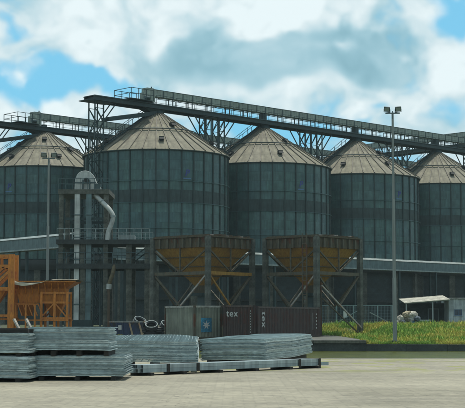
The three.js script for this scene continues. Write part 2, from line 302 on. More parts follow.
const roofLadder = (() => { const gs = [], A = -TURN; const dir = V(-1, 0, 0); // in the row's own axes the ladder runs down towards u < 0
  for (const s of [-0.32, 0.32]) { gs.push(bar(V(-0.9, roofY(0.9) + 0.22, s), V(-R - 0.2, roofY(R + 0.2) + 0.22, s), 0.09, 0.12)); gs.push(bar(V(-0.9, roofY(0.9) + 1.15, s * 1.2), V(-R - 0.2, roofY(R + 0.2) + 1.15, s * 1.2), 0.05)); }
  for (let r = 1; r < R; r += 0.35) gs.push(box(-r, roofY(r) + 0.24, 0, 0.24, 0.05, 0.62));
  for (let r = 1; r < R; r += 1.6) for (const s of [-0.36, 0.36]) gs.push(bar(V(-r, roofY(r) + 0.1, s), V(-r, roofY(r) + 1.15, s), 0.05));
  return mergeGeometries(gs); })();
function silo(u, v, label, face, vents, emblemAt, s) {
  seed = 900 + s * 77;
  const t = thing('grain_silo', label, 'silo', site(u, v, BASE), 0, 'grain silos');
  const put = (name, geo, mat, a) => { const m = part(name, geo, mat, t); m.rotation.y = a; return m; };
  rowsDef.forEach(([y0, y1, dark], i) => { for (let k = 0; k < 18; k++) put('wall_sheet', sheetGeo[i][(rnd() * 2) | 0], dark ? bandTones[(rnd() * 2) | 0] : wallTones[(rnd() * 5) | 0], face + (k * 2 + (i % 2) + 0.5) * BAY); });
  for (let k = 0; k < 36; k++) put('stiffener', stiffGeo, stiffMat, face + k * BAY);
  for (let k = 0; k < 36; k++) { put('roof_panel', gores[0], roofTones[(rnd() * 4) | 0], face + (k + 0.5) * BAY); put('roof_panel', gores[1], roofTones[(rnd() * 4) | 0], face + (k + 0.5) * BAY); put('roof_rib', ribGeo, ribMat, face + k * BAY); }
  for (const g of [ringLow, ringMid, ringBot]) part('wind_ring', g, wallTones[4], t);
  part('inner_liner', linerGeo, infillMat, t);
  part('eave_ring', eaveRing, stiffMat, t); part('roof_ring', roofRing, darkSteel, t);
  part('roof_cap', capGeo, darkSteel, t); part('filling_spout', neckGeo, darkSteel, t);
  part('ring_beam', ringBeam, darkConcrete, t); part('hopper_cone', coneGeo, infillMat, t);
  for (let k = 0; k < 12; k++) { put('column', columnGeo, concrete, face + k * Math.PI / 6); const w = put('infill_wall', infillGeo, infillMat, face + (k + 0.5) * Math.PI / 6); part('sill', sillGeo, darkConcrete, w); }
  const lad = part('roof_ladder', roofLadder, darkSteel, t); lad.rotation.y = TURN;
  for (const [a, r] of vents) { const m = part('roof_vent', ventHood, ventMat, t), w = a * Math.PI / 180; m.position.set(Math.sin(w) * r, roofY(r) - 0.02, Math.cos(w) * r); m.rotation.y = w; }
  if (emblemAt !== null) { const w = emblemAt * Math.PI / 180, m = part('emblem', emblemGeo, emblemMat, t); m.position.set(Math.sin(w) * (R + 0.02), EAVE - 3.1, Math.cos(w) * (R + 0.02)); m.rotation.y = w;
    part('emblem_bar', box(0.05, -0.3, 0.006, 1.0, 0.14, 0.012), emblemPale, m); }
  return t;
}
silo(0, 0, 'nearest and widest silo, directly behind the white topped elevator tower', 0.05, [[8, 7.4], [33, 3.9], [-50, 7.6], [70, 7.4]], 27, 1);
silo(19, 0, 'second silo of the front row, behind the brown container', 0.11, [[16, 7.4], [42, 4.2], [-36, 7.4], [80, 7.4]], 31, 2);
silo(38, 0, 'third silo of the front row, behind the tall floodlight pole', 0.02, [[-19, 7.3], [34, 7.0], [50, 4], [90, 7.4]], 36, 3);
silo(57, 0, 'farthest silo of the front row, behind the small white shed', 0.08, [[10, 7.2], [45, 5.2], [-70, 7.4]], null, 4);
silo(-0.4, -23.6, 'silo standing in the rear row, above the orange feed hopper', 0.07, [[-27, 7.4], [24, 7.3], [48, 5.4], [-40, 4.2], [10, 3]], -22, 5);

// ------------------------------------------------------------------ conveyor galleries over the silos
const housingGeo = box(0, 0, 0, 1.62, 0.82, 1.0), flangeGeo = box(0, 0, 0, 0.09, 0.94, 1.12), lidGeo = box(0, 0.44, 0, 1.64, 0.05, 1.14);
function gallery(label, pos, turn, u0, u1, hs, y0, opts = {}) {
  const t = thing('conveyor_gallery', label, 'conveyor', pos, turn, 'conveyor galleries');
  for (const s of [-0.95, 0.95]) part('girder', [span(u0, u1, y0 + 0.02, y0 + 0.42, s - 0.03, s + 0.03), span(u0, u1, y0 + 0.42, y0 + 0.5, s - 0.16, s + 0.16), span(u0, u1, y0 - 0.06, y0 + 0.02, s - 0.16, s + 0.16)], darkSteel, t);
  part('walkway', span(u0 + 0.05, u1 - 0.05, y0 + 0.505, y0 + 0.56, -1.05, 1.05), midSteel, t);
  for (let u = u0 + 0.4; u < u1; u += 3.3) part('cross_beam', span(u - 0.08, u + 0.08, y0 + 0.05, y0 + 0.4, -0.9, 0.9), darkSteel, t);
  let k = 0;
  for (let u = hs + 0.83; u < u1; u += 1.66, k++) {
    const m = part('housing_panel', housingGeo, housingTones[(hash3(k, 3, Math.round(y0 * 10)) * 3) | 0], t); m.position.set(u, y0 + 2.0, -0.1);
    const f = part('flange', flangeGeo, midSteel, t); f.position.set(u - 0.83, y0 + 2.0, -0.1);
    const l = part('lid', lidGeo, midSteel, t); l.position.set(u, y0 + 2.0, -0.1);
    if (k % 2 === 0) for (const s of [-0.5, 0.3]) part('trestle_leg', span(u - 0.88, u - 0.78, y0 + 0.56, y0 + 1.58, s - 0.05, s + 0.05), darkSteel, t);
  }
  const rail = [];
  for (const s of [-1.05, 1.05]) { for (let u = hs; u < u1; u += 1.66) rail.push(span(u - 0.02, u + 0.02, y0 + 0.56, y0 + 1.62, s - 0.025, s + 0.025)); for (const h of [1.12, 1.62]) rail.push(span(hs, u1, y0 + h - 0.018, y0 + h + 0.018, s - 0.026, s + 0.026)); }
  part('handrail', rail, darkSteel, t);
  if (opts.head) { // drive head with its railed platform
    part('drive_head', [box(hs - 0.5, y0 + 1.6, -0.1, 1.1, 1.9, 1.1), box(hs - 0.9, y0 + 1.35, -0.1, 1.0, 1.2, 0.9)], housingTones[1], t);
    part('gearbox', box(hs - 0.6, y0 + 1.15, 0.75, 0.7, 0.9, 0.55), housingTones[0], t); part('motor', new THREE.CylinderGeometry(0.22, 0.22, 0.8, 14).rotateZ(Math.PI / 2).translate(hs - 1.3, y0 + 1.2, 0.75), midSteel, t);
    part('lifting_post', box(hs + 0.1, y0 + 2.4, -0.1, 0.12, 0.9, 0.12), darkSteel, t);
    const a = hs - 4.6, b = hs - 1.0, g = [];
    part('platform', span(a - 0.1, b, y0 + 0.645, y0 + 0.72, -1.7, 1.7), darkSteel, t);
    for (const s of [-1.65, 1.65]) { for (let u = a; u <= b + 0.01; u += 1.2) g.push(bar(V(u, y0 + 0.72, s), V(u, y0 + 2.0, s), 0.07)); for (const h of [1.35, 2.0]) g.push(bar(V(a, y0 + h, s), V(b, y0 + h, s), 0.06)); }
    for (const h of [1.35, 2.0]) g.push(bar(V(a, y0 + h, -1.65), V(a, y0 + h, 1.65), 0.06));
    part('platform_railing', g, darkSteel, t);
    part('transition_chute', poly([V(-2.6, y0 - 0.06, 0.7), V(0.9, y0 - 0.06, 0.7), V(0.9, y0 - 0.06, -0.7), V(-2.6, y0 - 0.06, -0.7), V(-0.7, y0 - 0.75, 0.4), V(0.4, y0 - 0.75, 0.4), V(0.4, y0 - 0.75, -0.4), V(-0.7, y0 - 0.75, -0.4)], [...FR.front, ...FR.right, ...FR.back, ...FR.left, ...FR.bottom, ...FR.top]), darkSteel, t);
    part('inclined_beam', [bar(V(-8.2, y0 - 2.1, 0.6), V(-0.6, y0 - 0.55, 0.6), 0.3, 0.5), bar(V(-8.2, y0 - 2.1, -0.6), V(-0.6, y0 - 0.55, -0.6), 0.3, 0.5)], darkSteel, t);
  }
  for (const u of opts.drops ?? []) part('drop_chute', [box(u, y0 - 0.25, 0, 0.9, 0.5, 0.9), box(u, y0 + 1.05, -0.1, 0.7, 0.95, 0.8)], darkSteel, t);
  return t;
}
const GY = APEX + BASE + 0.45;
gallery('long conveyor gallery running over the front row of silos', site(0, 0), TURN, -10.7, 86, -0.9, GY, { head: true, drops: [19, 38, 57] });
gallery('rear conveyor gallery over the silo above the orange feed hopper', site(-0.4, -23.6), TURN, -24, 86, -0.9, GY - 0.4, { head: true });
gallery('short cross conveyor high at the far end of the silo row', site(68.2, 0), TURN + Math.PI / 2, -3, 27, -2.8, GY + 1.6, {});

function lattice(g, x0, x1, z0, z1, y0, y1, step) {                  // legs and braces of one lattice column
  for (const x of [x0, x1]) for (const z of [z0, z1]) part('leg', span(x - 0.065, x + 0.065, y0, y1, z - 0.065, z + 0.065), darkSteel, g);
  let k = 0; for (let y = y0 + step; y <= y1 + 0.01; y += step, k++) {
    for (const z of [z0, z1]) { part('brace', bar(V(x0, y, z), V(x1, y, z), 0.07), darkSteel, g); part('brace', k % 2 ? bar(V(x0, y - step, z), V(x1, y, z), 0.08) : bar(V(x1, y - step, z), V(x0, y, z), 0.08), darkSteel, g); }
    for (const x of [x0, x1]) part('brace', k % 2 ? bar(V(x, y - step, z0), V(x, y, z1), 0.08) : bar(V(x, y - step, z1), V(x, y, z0), 0.08), darkSteel, g);
  }
}
function trestle(u, v, label, top, twin, lowest) {
  const g = thing('lattice_trestle', label, 'trestle', site(u, v, 0), TURN, 'lattice trestles under the conveyor galleries');
  if (twin) { lattice(g, -1.75, -0.6, -0.5, 0.5, lowest, top, 1.55); lattice(g, 0.6, 1.75, -0.5, 0.5, lowest, top, 1.55); }
  else lattice(g, -0.65, 0.65, -0.6, 0.6, lowest, top, 1.6);
  part('head_beam', span(-2, 2, top, top + 0.1, -0.85, 0.85), darkSteel, g);
  const w = twin ? 1.75 : 0.65;
  for (const s of [-1, 1]) { if (!twin && s < 0) continue; for (const z of [-0.6, 0.6]) part('knee_brace', bar(V(s * w, top - 2.3, z), V(s * (w + 1.9), top + 0.05, z), 0.11), darkSteel, g); }
}
const TT = GY - 0.17;
trestle(-9.6, 0, 'slim lattice trestle rising before the left flank of the nearest silo', TT, false, -0.2);
trestle(9.5, 0, 'twin lattice trestle between the nearest silo and the second silo', TT, true, -0.2);
trestle(28.5, 0, 'twin lattice trestle between the second silo and the third silo', TT, true, -0.2);
trestle(47.5, 0, 'twin lattice trestle between the third silo and the farthest silo', TT, true, -0.2);
trestle(66.5, 0, 'twin lattice trestle past the farthest silo at the picture edge', TT, true, -0.2);
trestle(9, -23.6, 'rear lattice trestle glimpsed behind the nearest silo roof', TT - 0.4, true, -0.2);
trestle(-10, -23.6, 'rear lattice trestle by the frame edge over the rear silo', TT - 0.4, true, -0.2);
trestle(28, -23.6, 'rear lattice trestle glimpsed behind the second silo roof', TT - 0.4, true, -0.2);
trestle(47, -23.6, 'rear lattice trestle glimpsed behind the third silo roof', TT - 0.4, true, -0.2);

// ------------------------------------------------------------------ enclosed low conveyors in front of the silos
const casingTones = [1, 0.9].map((k) => M(0.13 * k, 0.20 * k, 0.205 * k, { rough: 0.5, metal: 0.3, map: grimeM }));
function lowConveyor(label, a, b, ends) {
  const t = thing('covered_conveyor', label, 'conveyor', a, 0, 'covered low conveyors'), d = b.clone().sub(a), L = Math.hypot(d.x, d.z);
  t.rotation.y = Math.atan2(-d.z, d.x);
  for (let u = 0; u < L - 0.5; u += 3) part('side_panel', span(u + 0.01, Math.min(L, u + 3) - 0.01, -0.62, 0.49, -0.62, 0.62), casingTones[(hash3(u, 5, 5) * 2) | 0], t);
  part('cover', poly([V(0, 0.5, 0.78), V(L, 0.5, 0.78), V(L, 0.5, -0.78), V(0, 0.5, -0.78), V(0, 0.78, 0.1), V(L, 0.78, 0.1), V(L, 0.78, -0.1), V(0, 0.78, -0.1)], [[0, 1, 5, 4], [2, 3, 7, 6], [4, 5, 6, 7], [3, 2, 1, 0], [1, 2, 6, 5], [3, 0, 4, 7]]), paleMetal, t);
  for (const s of [-1, 1]) part('bottom_chord', span(0, L, -0.78, -0.625, s * 0.62 - 0.12, s * 0.62 + 0.12), paleMetal, t);
  for (let u = 0.8; u < L; u += 8) for (const s of [-0.5, 0.5]) part('post', span(u - 0.12, u + 0.12, -a.y - 0.3, -0.79, s - 0.12, s + 0.12), darkSteel, t);
  return t;
}
lowConveyor('pale topped covered conveyor passing before the far silos', site(-16, 11.6, 8.9), site(92, 11.6, 8.9));
lowConveyor('covered conveyor reaching in from the frame edge behind the orange hopper', W(-33.5, 9.75, 158.5), W(-16.2, 9.75, 137.2));

// ------------------------------------------------------------------ elevator tower
{
  const Z = 134, k = 9.93, X = (px) => (px - 232.5) / k, H = (py) => (320 - py) / k + EYE;
  const t = thing('elevator_tower', 'dark concrete and steel tower carrying a white elevator head', 'tower', W(0, 0, Z));
  const D = [-2.6, 2.6], g0 = 0.4;
  for (const px of [64, 108]) for (const z of D) part('column', span(X(px) - 0.22, X(px) + 0.22, g0, H(196.5), z - 0.22, z + 0.22), concrete, t);
  for (const px of [86, 131, 149]) for (const z of D) part('column', span(X(px) - 0.26, X(px) + 0.26, g0, H(246), z - 0.26, z + 0.26), concrete, t);
  part('top_deck', span(X(61), X(111.5), H(196.5), H(192), -3, 3), concrete, t);
  part('middle_deck', span(X(60), X(152), H(246), H(241.5), -3.2, 3.2), darkConcrete, t);
  for (const z of [-2.9, 2.9]) part('lower_beam', span(X(60), X(152), H(270), H(265), z - 0.2, z + 0.2), darkConcrete, t);
  part('lower_floor', span(X(61), X(151), H(266.5), H(265.2), -2.69, 2.69), darkConcrete, t);
  const rail = (x0, x1, y, z, n, mat = midSteel) => { const g = []; for (let i = 0; i <= n; i++) { const x = mix(x0, x1, i / n); g.push(bar(V(x, y, z), V(x, y + 1.1, z), 0.05)); } for (const h of [0.55, 1.1]) g.push(bar(V(x0, y + h, z), V(x1, y + h, z), 0.05)); part('railing', g, mat, t); };
  for (const z of [-2.85, 2.95]) { rail(X(61.5), X(111), H(192), z, 7); rail(X(60.5), X(151), H(241.5), z, 12, paleMetal); rail(X(61), X(151), H(265), z, 10); }
  // trunks of the bucket elevator
  part('elevator_trunk', span(X(77.5), X(82.5), g0, H(192.2), 2.3, 2.95), whiteMetal, t);
  part('elevator_trunk', span(X(89), X(94), g0, H(192.2), 2.3, 2.95), casingTones[0], t);
  for (let y = 3; y < 14; y += 2.2) { part('trunk_flange', span(X(77), X(83), y, y + 0.1, 2.24, 3.01), midSteel, t); part('trunk_flange', span(X(88.5), X(94.5), y, y + 0.1, 2.24, 3.01), midSteel, t); }
  part('elevator_boot', span(X(76), X(96), 0.6, 1.5, 2.0, 3.3), darkSteel, t);
  // rounded head hood
  const hood = new THREE.Shape(); const hx0 = X(77), hx1 = X(102), hy0 = H(191.5), hy1 = H(173.5);
  hood.moveTo(hx0, hy0); hood.lineTo(hx0 + 0.05, hy0 + 0.85); hood.quadraticCurveTo(hx0 + 0.2, hy1, hx0 + 1.0, hy1); hood.quadraticCurveTo(hx0 + 1.75, hy1, hx0 + 2.05, hy0 + 0.75); hood.lineTo(hx1, hy0 + 0.12); hood.lineTo(hx1, hy0); hood.closePath();
  const hg = new THREE.ExtrudeGeometry(hood, { depth: 1.0, bevelEnabled: true, bevelSize: 0.04, bevelThickness: 0.04, bevelSegments: 2, curveSegments: 12 }).translate(0, 0, 1.5);
  part('elevator_head', hg, whiteMetal, t);
  part('bearing', new THREE.CylinderGeometry(0.24, 0.24, 0.16, 18).rotateX(Math.PI / 2).translate(hx0 + 1.15, hy0 + 0.9, 2.61), ventMat, t);
  part('bearing_bracket', [span(hx0 + 0.75, hx0 + 0.87, hy0 + 0.02, hy0 + 0.95, 2.55, 2.7), span(hx0 + 1.42, hx0 + 1.54, hy0 + 0.02, hy0 + 0.95, 2.55, 2.7), span(hx0 + 0.7, hx0 + 1.6, hy0 + 0.6, hy0 + 0.7, 2.55, 2.69)], midSteel, t);
  part('head_drive', [box(hx0 + 2.2, hy0 + 0.28, 2.3, 0.6, 0.5, 0.5)], midSteel, t);
  part('head_seam', [span(hx0 - 0.06, hx0 + 2.1, hy0 + 0.62, hy0 + 0.7, 2.54, 2.57)], midSteel, t);
  // discharge spout
  part('discharge_spout', tube([V(X(97), H(197), 2.4), V(X(104), H(204), 2.9), V(X(112.5), H(213), 3.2), V(X(115.5), H(219), 3.2), V(X(114), H(226), 3.2), V(X(111), H(234), 3.2), V(X(110), H(242), 3.2)], 0.23, 40, 12), whiteMetal, t);
  part('spout_seam', [rod(V(X(103.5), H(203.3), 2.9), V(X(104.3), H(204.3), 2.9), 0.27, 12), rod(V(X(115.4), H(218), 3.2), V(X(115.5), H(219.6), 3.2), 0.27, 12)], paleMetal, t);
  // box duct and short spout under the lower floor
  part('duct_cover', span(X(120), X(136), H(241.4), H(236.5), 0.4, 2.2), paleMetal, t);
  part('lower_spout', tube([V(X(117), H(266), 2.9), V(X(115.5), H(275), 3.2), V(X(112.5), H(284), 3.2), V(X(112), H(288), 3.2)], 0.2, 20, 10), M(0.17, 0.13, 0.06, { rough: 0.7, map: rustM }), t);
  part('spout_sleeve', rod(V(X(112.3), H(285), 3.2), V(X(111.8), H(290), 3.2), 0.27, 12), whiteMetal, t);
  part('downpipe', rod(V(X(112), H(290), 3.2), V(X(112), 0.4, 3.2), 0.14, 10), M(0.15, 0.10, 0.06, { rough: 0.8, map: rustM }), t);
  for (const [a, b] of [[64, 108]]) for (const z of D) { part('tie_beam', span(X(a) + 0.22, X(b) - 0.22, H(222), H(219.5), z - 0.1, z + 0.1), darkSteel, t); }
  for (const z of D) { part('cross_brace', bar(V(X(64), H(262), z), V(X(86), H(248), z), 0.12), darkSteel, t); part('cross_brace', bar(V(X(131), H(262), z), V(X(149), H(248), z), 0.12), darkSteel, t); }
  for (const px of [68, 99, 124]) part('service_pipe', rod(V(X(px), g0, -1.6), V(X(px), H(265), -1.6), 0.1, 8), midSteel, t);
}

// ------------------------------------------------------------------ receiving hoppers on braced frames
const hopPaint = M(0.40, 0.215, 0.032, { rough: 0.75, map: rustSoft }), hopSteel = M(0.12, 0.095, 0.05, { rough: 0.8, map: rustM }), hopPost = M(0.135, 0.145, 0.12, { rough: 0.85, map: blotchM }), hopBrace = M(0.14, 0.125, 0.08, { rough: 0.75, map: rustM }), hopPale = M(0.5, 0.48, 0.42, { rough: 0.6, map: rustM });
function hopper(label, X0, Z0, turn, A, B, extra) {                   // near corner at the origin; local +x to the right and away, -z... left face along -x'
  const t = thing('receiving_hopper', label, 'hopper', W(X0, 0, Z0), turn, 'receiving hoppers');
  const T = 9.05, TB = 8.1, MB = 5.75, lo = 0.0;
  // local: right face lies along +x (z = 0), left face along -z (x = 0)
  const c = [[0, 0], [A, 0], [A, -B], [0, -B]];
  for (const [x, z] of c) { part('post', span(x - 0.21, x + 0.21, lo - 0.05, T + 0.05, z - 0.21, z + 0.21), hopPost, t); part('base_plate', span(x - 0.4, x + 0.4, lo - 0.02, lo + 0.09, z - 0.4, z + 0.4), darkConcrete, t); }
  const edges = [[0, 1], [1, 2], [2, 3], [3, 0]];
  edges.forEach(([i, j], e) => {
    const P = (f, y, o = 0) => V(mix(c[i][0], c[j][0], f), y, mix(c[i][1], c[j][1], f));
    part('rim_wall', bar(P(0.03, (T + TB) / 2), P(0.97, (T + TB) / 2), 0.1, T - TB), hopSteel, t);
    const n = 7, nx = [0, 1, 0, -1][e], nz = [1, 0, -1, 0][e];
    for (let q = 1; q < n; q++) { const p = P(q / n, 0); part('rim_rib', span(p.x - 0.09 - Math.abs(nx) * 0.04 + nx * 0.1, p.x + 0.09 + Math.abs(nx) * 0.04 + nx * 0.1, TB - 0.02, T - 0.1, p.z - 0.09 - Math.abs(nz) * 0.04 + nz * 0.1, p.z + 0.09 + Math.abs(nz) * 0.04 + nz * 0.1), hopBrace, t); }
    part('rim_rail', bar(P(0.02, T + 0.03).add(V(nx * 0.12, 0, nz * 0.12)), P(0.98, T + 0.03).add(V(nx * 0.12, 0, nz * 0.12)), 0.2, 0.12), hopSteel, t);
    part('tie_beam', bar(P(0.03, MB), P(0.97, MB), 0.2, 0.3), e === 0 && extra.rusty ? hopPaint : hopBrace, t);
    part('upper_brace', bar(P(0.04, TB - 0.25), P(0.48, MB + 0.2), 0.13), hopBrace, t); part('upper_brace', bar(P(0.96, TB - 0.25), P(0.52, MB + 0.2), 0.13), hopBrace, t);
    part('hanger', bar(P(0.5, TB), P(0.5, MB + 0.15), 0.12), hopBrace, t);
    if (e < 2 || true) { part('lower_brace', bar(P(0.04, MB - 0.2), P(0.5, 2.75), 0.14), e === 0 ? (extra.rusty ? hopPaint : hopBrace) : hopBrace, t); part('lower_brace', bar(P(0.96, MB - 0.2), P(0.5, 2.75), 0.14), e === 3 ? hopPale : hopBrace, t); }
  });
  // pyramid of four plates and its outlet
  const m = 0.14, p = frustum(m, A - m, -B + m, -m, TB + 0.02, A / 2 - 0.55, A / 2 + 0.55, -B / 2 - 0.55, -B / 2 + 0.55, 4.7);
  for (const f of ['front', 'right', 'back', 'left']) part('hopper_plate', poly(p, FR[f]), hopPaint, t);
  for (const [fa, fb] of [[0, 1]]) for (let q = 1; q < 4; q++) { const s = q / 4; part('plate_rib', bar(p[4].clone().lerp(p[0], s).add(V(0, 0, 0.05)), p[5].clone().lerp(p[1], s).add(V(0, 0, 0.05)), 0.08), hopSteel, t); part('plate_rib', bar(p[7].clone().lerp(p[3], s).add(V(-0.05, 0, 0)), p[4].clone().lerp(p[0], s).add(V(-0.05, 0, 0)), 0.08), hopSteel, t); }
  part('outlet', span(A / 2 - 0.56, A / 2 + 0.56, 4.0, 4.71, -B / 2 - 0.56, -B / 2 + 0.56), hopSteel, t);
  part('gate_valve', [span(A / 2 - 0.95, A / 2 + 0.85, 3.75, 4.0, -B / 2 - 0.7, -B / 2 + 0.7), rod(V(A / 2 + 0.8, 3.87, -B / 2), V(A / 2 + 1.5, 3.87, -B / 2), 0.07)], darkSteel, t);
  part('discharge_pipe', span(A / 2 - 0.35, A / 2 + 0.35, 1.2, 3.75, -B / 2 - 0.35, -B / 2 + 0.35), midSteel, t);
  // uneven bars of the loading grid on top
  for (let q = 0; q < 12; q++) { const x = mix(0.3, A - 0.3, q / 11), dy = rr(0, 0.1); part('grid_bar', bar(V(x + rr(-0.05, 0.05), T + 0.14 + dy, 0.12 - rr(0, 0.2)), V(x + rr(-0.05, 0.05), T + 0.14 + rr(0, 0.1), -B - 0.1), rr(0.08, 0.16), 0.1), q % 4 === 1 ? hopPale : hopSteel, t); }
  return { t, T, TB, MB };
}
seed = 42;
const HT = Math.atan2(0.72, 0.69) ;
hopper('yellow hopper on braced posts behind the green and brown containers', (208 - 232.5) * 120 / 1330, 120, Math.atan2(0.77, 0.64), 6.35, 6.75, { rusty: true });
{
  const h = hopper('duller hopper with an iron ladder, nearer the grass bank', (316.6 - 232.5) * 120.2 / 1330, 120.2, Math.atan2(0.74, 0.67), 6.5, 6.1, {}), t = h.t;
  // ladder on its left face, and the pale stair rail on its right face
  const z = -1.05, x = -0.42;
  for (const s of [-0.24, 0.24]) part('ladder_rail', span(x - 0.05, x + 0.05, 0.1, h.T + 0.3, z + s - 0.05, z + s + 0.05), hopBrace, t);
  for (let y = 0.4; y < h.T; y += 0.42) part('ladder_rung', span(x - 0.04, x + 0.04, y, y + 0.07, z - 0.2, z + 0.2), hopBrace, t);
  part('stair_rail', bar(V(0.35, 4.6, 0.3), V(6.3, 0.75, 0.3), 0.13), hopPale, t); 
  part('stair_rail', bar(V(0.35, 3.5, 0.3), V(6.3, -0.0, 0.3), 0.1), hopSteel, t);
  // lattice leg of the take-away conveyor below it
  for (const q of [-0.28, 0.28]) part('lattice_leg', span(2.3 + q - 0.05, 2.3 + q + 0.05, 0, 5.6, -1.6, -1.5), hopSteel, t);
  for (let y = 0.5; y < 5.4; y += 0.6) { part('lattice_bar', bar(V(2.02, y, -1.55), V(2.58, y, -1.55), 0.06), hopSteel, t); part('lattice_bar', bar(V(2.02, y, -1.55), V(2.58, y + 0.6, -1.55), 0.05), hopSteel, t); }
}

// ------------------------------------------------------------------ shipping containers
function corrugated(L, Hh, pitch, depth) {                            // panel in the xy plane, ridges along y
  const pts = []; const n = Math.round(L / pitch), p = L / n;
  for (let i = 0; i < n; i++) { const x = i * p; pts.push([x, -depth], [x + p * 0.28, -depth], [x + p * 0.45, 0], [x + p * 0.8, 0]); } pts.push([L, -depth]);
  const pos = [], uv = [], idx = [];
  for (let i = 0; i < pts.length - 1; i++) { const b = pos.length / 3, [xa, za] = pts[i], [xb, zb] = pts[i + 1]; for (const [x, z, y] of [[xa, za, 0], [xb, zb, 0], [xb, zb, Hh], [xa, za, Hh]]) { pos.push(x, y, z); uv.push(x, y); } idx.push(b, b + 1, b + 2, b, b + 2, b + 3); }
  const g = new THREE.BufferGeometry(); g.setAttribute('position', new THREE.Float32BufferAttribute(pos, 3)); g.setAttribute('uv', new THREE.Float32BufferAttribute(uv, 2)); g.setIndex(idx); g.computeVertexNormals(); return g;
}
function container(label, X0, Z0, turn, L, Wd, mats, deco) {              // origin: near bottom corner; long side along +x at z = 0, body towards -z
  const t = thing('shipping_container', label, 'container', W(X0, 0.045, Z0), turn, 'shipping containers by the quay'), Hh = 2.59, { body, frame, top } = mats;
  part('side_panel', corrugated(L - 0.3, Hh - 0.32, 0.28, 0.045).translate(0.15, 0.17, -0.03), body, t);
  const bk = corrugated(L - 0.3, Hh - 0.32, 0.28, 0.045).rotateY(Math.PI).translate(L - 0.15, 0.17, -Wd + 0.03); part('side_panel', bk, body, t);
  const e0 = corrugated(Wd - 0.3, Hh - 0.32, 0.25, 0.045).rotateY(-Math.PI / 2).translate(0.03, 0.17, -Wd + 0.15); part('end_panel', e0, body, t);
  const e1 = corrugated(Wd - 0.3, Hh - 0.32, 0.25, 0.045).rotateY(Math.PI / 2).translate(L - 0.03, 0.17, -0.15); part('end_panel', e1, body, t);
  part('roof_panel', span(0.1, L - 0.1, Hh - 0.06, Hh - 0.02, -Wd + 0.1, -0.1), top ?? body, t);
  part('floor_panel', span(0.1, L - 0.1, 0.1, 0.16, -Wd + 0.1, -0.1), frame, t);
  for (const x of [0.08, L - 0.08]) for (const z of [-0.08, -Wd + 0.08]) part('corner_post', span(x - 0.08, x + 0.08, 0.12, Hh - 0.12, z - 0.08, z + 0.08), frame, t);
  for (const x of [0.09, L - 0.09]) for (const z of [-0.08, -Wd + 0.08]) for (const y of [0.06, Hh - 0.06]) part('corner_casting', span(x - 0.1, x + 0.1, y - 0.06, y + 0.062, z - 0.09, z + 0.09), frame, t);
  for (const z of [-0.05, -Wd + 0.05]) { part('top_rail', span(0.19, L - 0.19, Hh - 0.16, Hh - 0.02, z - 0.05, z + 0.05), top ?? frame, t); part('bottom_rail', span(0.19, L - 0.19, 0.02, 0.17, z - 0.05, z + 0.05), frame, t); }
  for (const x of [0.05, L - 0.05]) { part('end_rail', span(x - 0.05, x + 0.05, Hh - 0.16, Hh - 0.02, -Wd + 0.18, -0.18), top ?? frame, t); part('end_rail', span(x - 0.05, x + 0.05, 0.02, 0.17, -Wd + 0.18, -0.18), frame, t); }
  deco?.(t, Hh, Wd, L); return t;
}
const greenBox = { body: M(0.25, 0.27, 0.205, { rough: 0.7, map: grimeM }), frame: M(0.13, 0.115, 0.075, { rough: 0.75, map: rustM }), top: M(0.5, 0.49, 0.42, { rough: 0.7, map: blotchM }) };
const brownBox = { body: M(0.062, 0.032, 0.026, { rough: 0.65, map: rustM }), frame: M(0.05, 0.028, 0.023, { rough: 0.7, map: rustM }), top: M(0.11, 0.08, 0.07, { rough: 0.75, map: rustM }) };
const letterMat = M(0.36, 0.36, 0.34, { rough: 0.7 });
function word(text, size) { const g = new TextGeometry(text, { font, size, depth: 0.01, curveSegments: 6 }); return g; }

const starGeo = (r, cx, cy) => { const sh = new THREE.Shape(); for (let i = 0; i < 14; i++) { const a = i * Math.PI / 7 + Math.PI / 2, q = i % 2 ? r * 0.42 : r; const x = cx + Math.cos(a) * q, y = cy + Math.sin(a) * q; i ? sh.lineTo(x, y) : sh.moveTo(x, y); } sh.closePath(); return new THREE.ExtrudeGeometry(sh, { depth: 0.008, bevelEnabled: false }); };
// green-grey container: long side recedes to the left, the end with the emblem faces right
container('faded green-grey container with a blue square star emblem', -2.98, 103.0, Math.atan2(0.42, 0.907), 2.44, 6.06, greenBox, (t) => {
  const e = part('emblem', span(0.62, 1.5, 0.52, 1.62, -0.026, -0.012), M(0.04, 0.27, 0.42, { rough: 0.65, map: blotchM }), t);
  part('star', starGeo(0.36, 1.06, 1.07).translate(0, 0, -0.011), letterMat, e);
});
container('short brown container with white lettering at its top, beside the green one', -0.69, 101.6, 0.015, 2.44, 6.06, brownBox, (t, Hh, Wd, L) => {
  part('lettering', word('tex', 0.42).translate(0.2, Hh - 0.86, -0.022), letterMat, t);
  for (const x of [1.98, 2.12]) part('locking_bar', rod(V(x, 0.15, 0.0), V(x, Hh - 0.12, 0.0), 0.025, 8), brownBox.top, t);
  for (let y = 0.5; y < 2.2; y += 0.2) part('stencil_mark', span(2.03, 2.08, y, y + 0.09, -0.022, -0.014), letterMat, t);
});
container('long brown container with white lettering turned sideways', 2.06, 108.6, Math.atan2(0.877, 0.48), 12.19, 2.44, brownBox, (t, Hh) => {
  const g = word('tex', 0.62).rotateZ(-Math.PI / 2).translate(0.75, Hh - 0.42, -0.02); part('lettering', g, letterMat, t);
  for (let y = 0.7; y < 2.2; y += 0.3) part('stencil_mark', span(11.2, 11.34, y, y + 0.14, -0.024, -0.014), letterMat, t);
  part('stencil_mark', span(10.5, 10.56, 0.6, 2.1, -0.024, -0.014), letterMat, t);
});

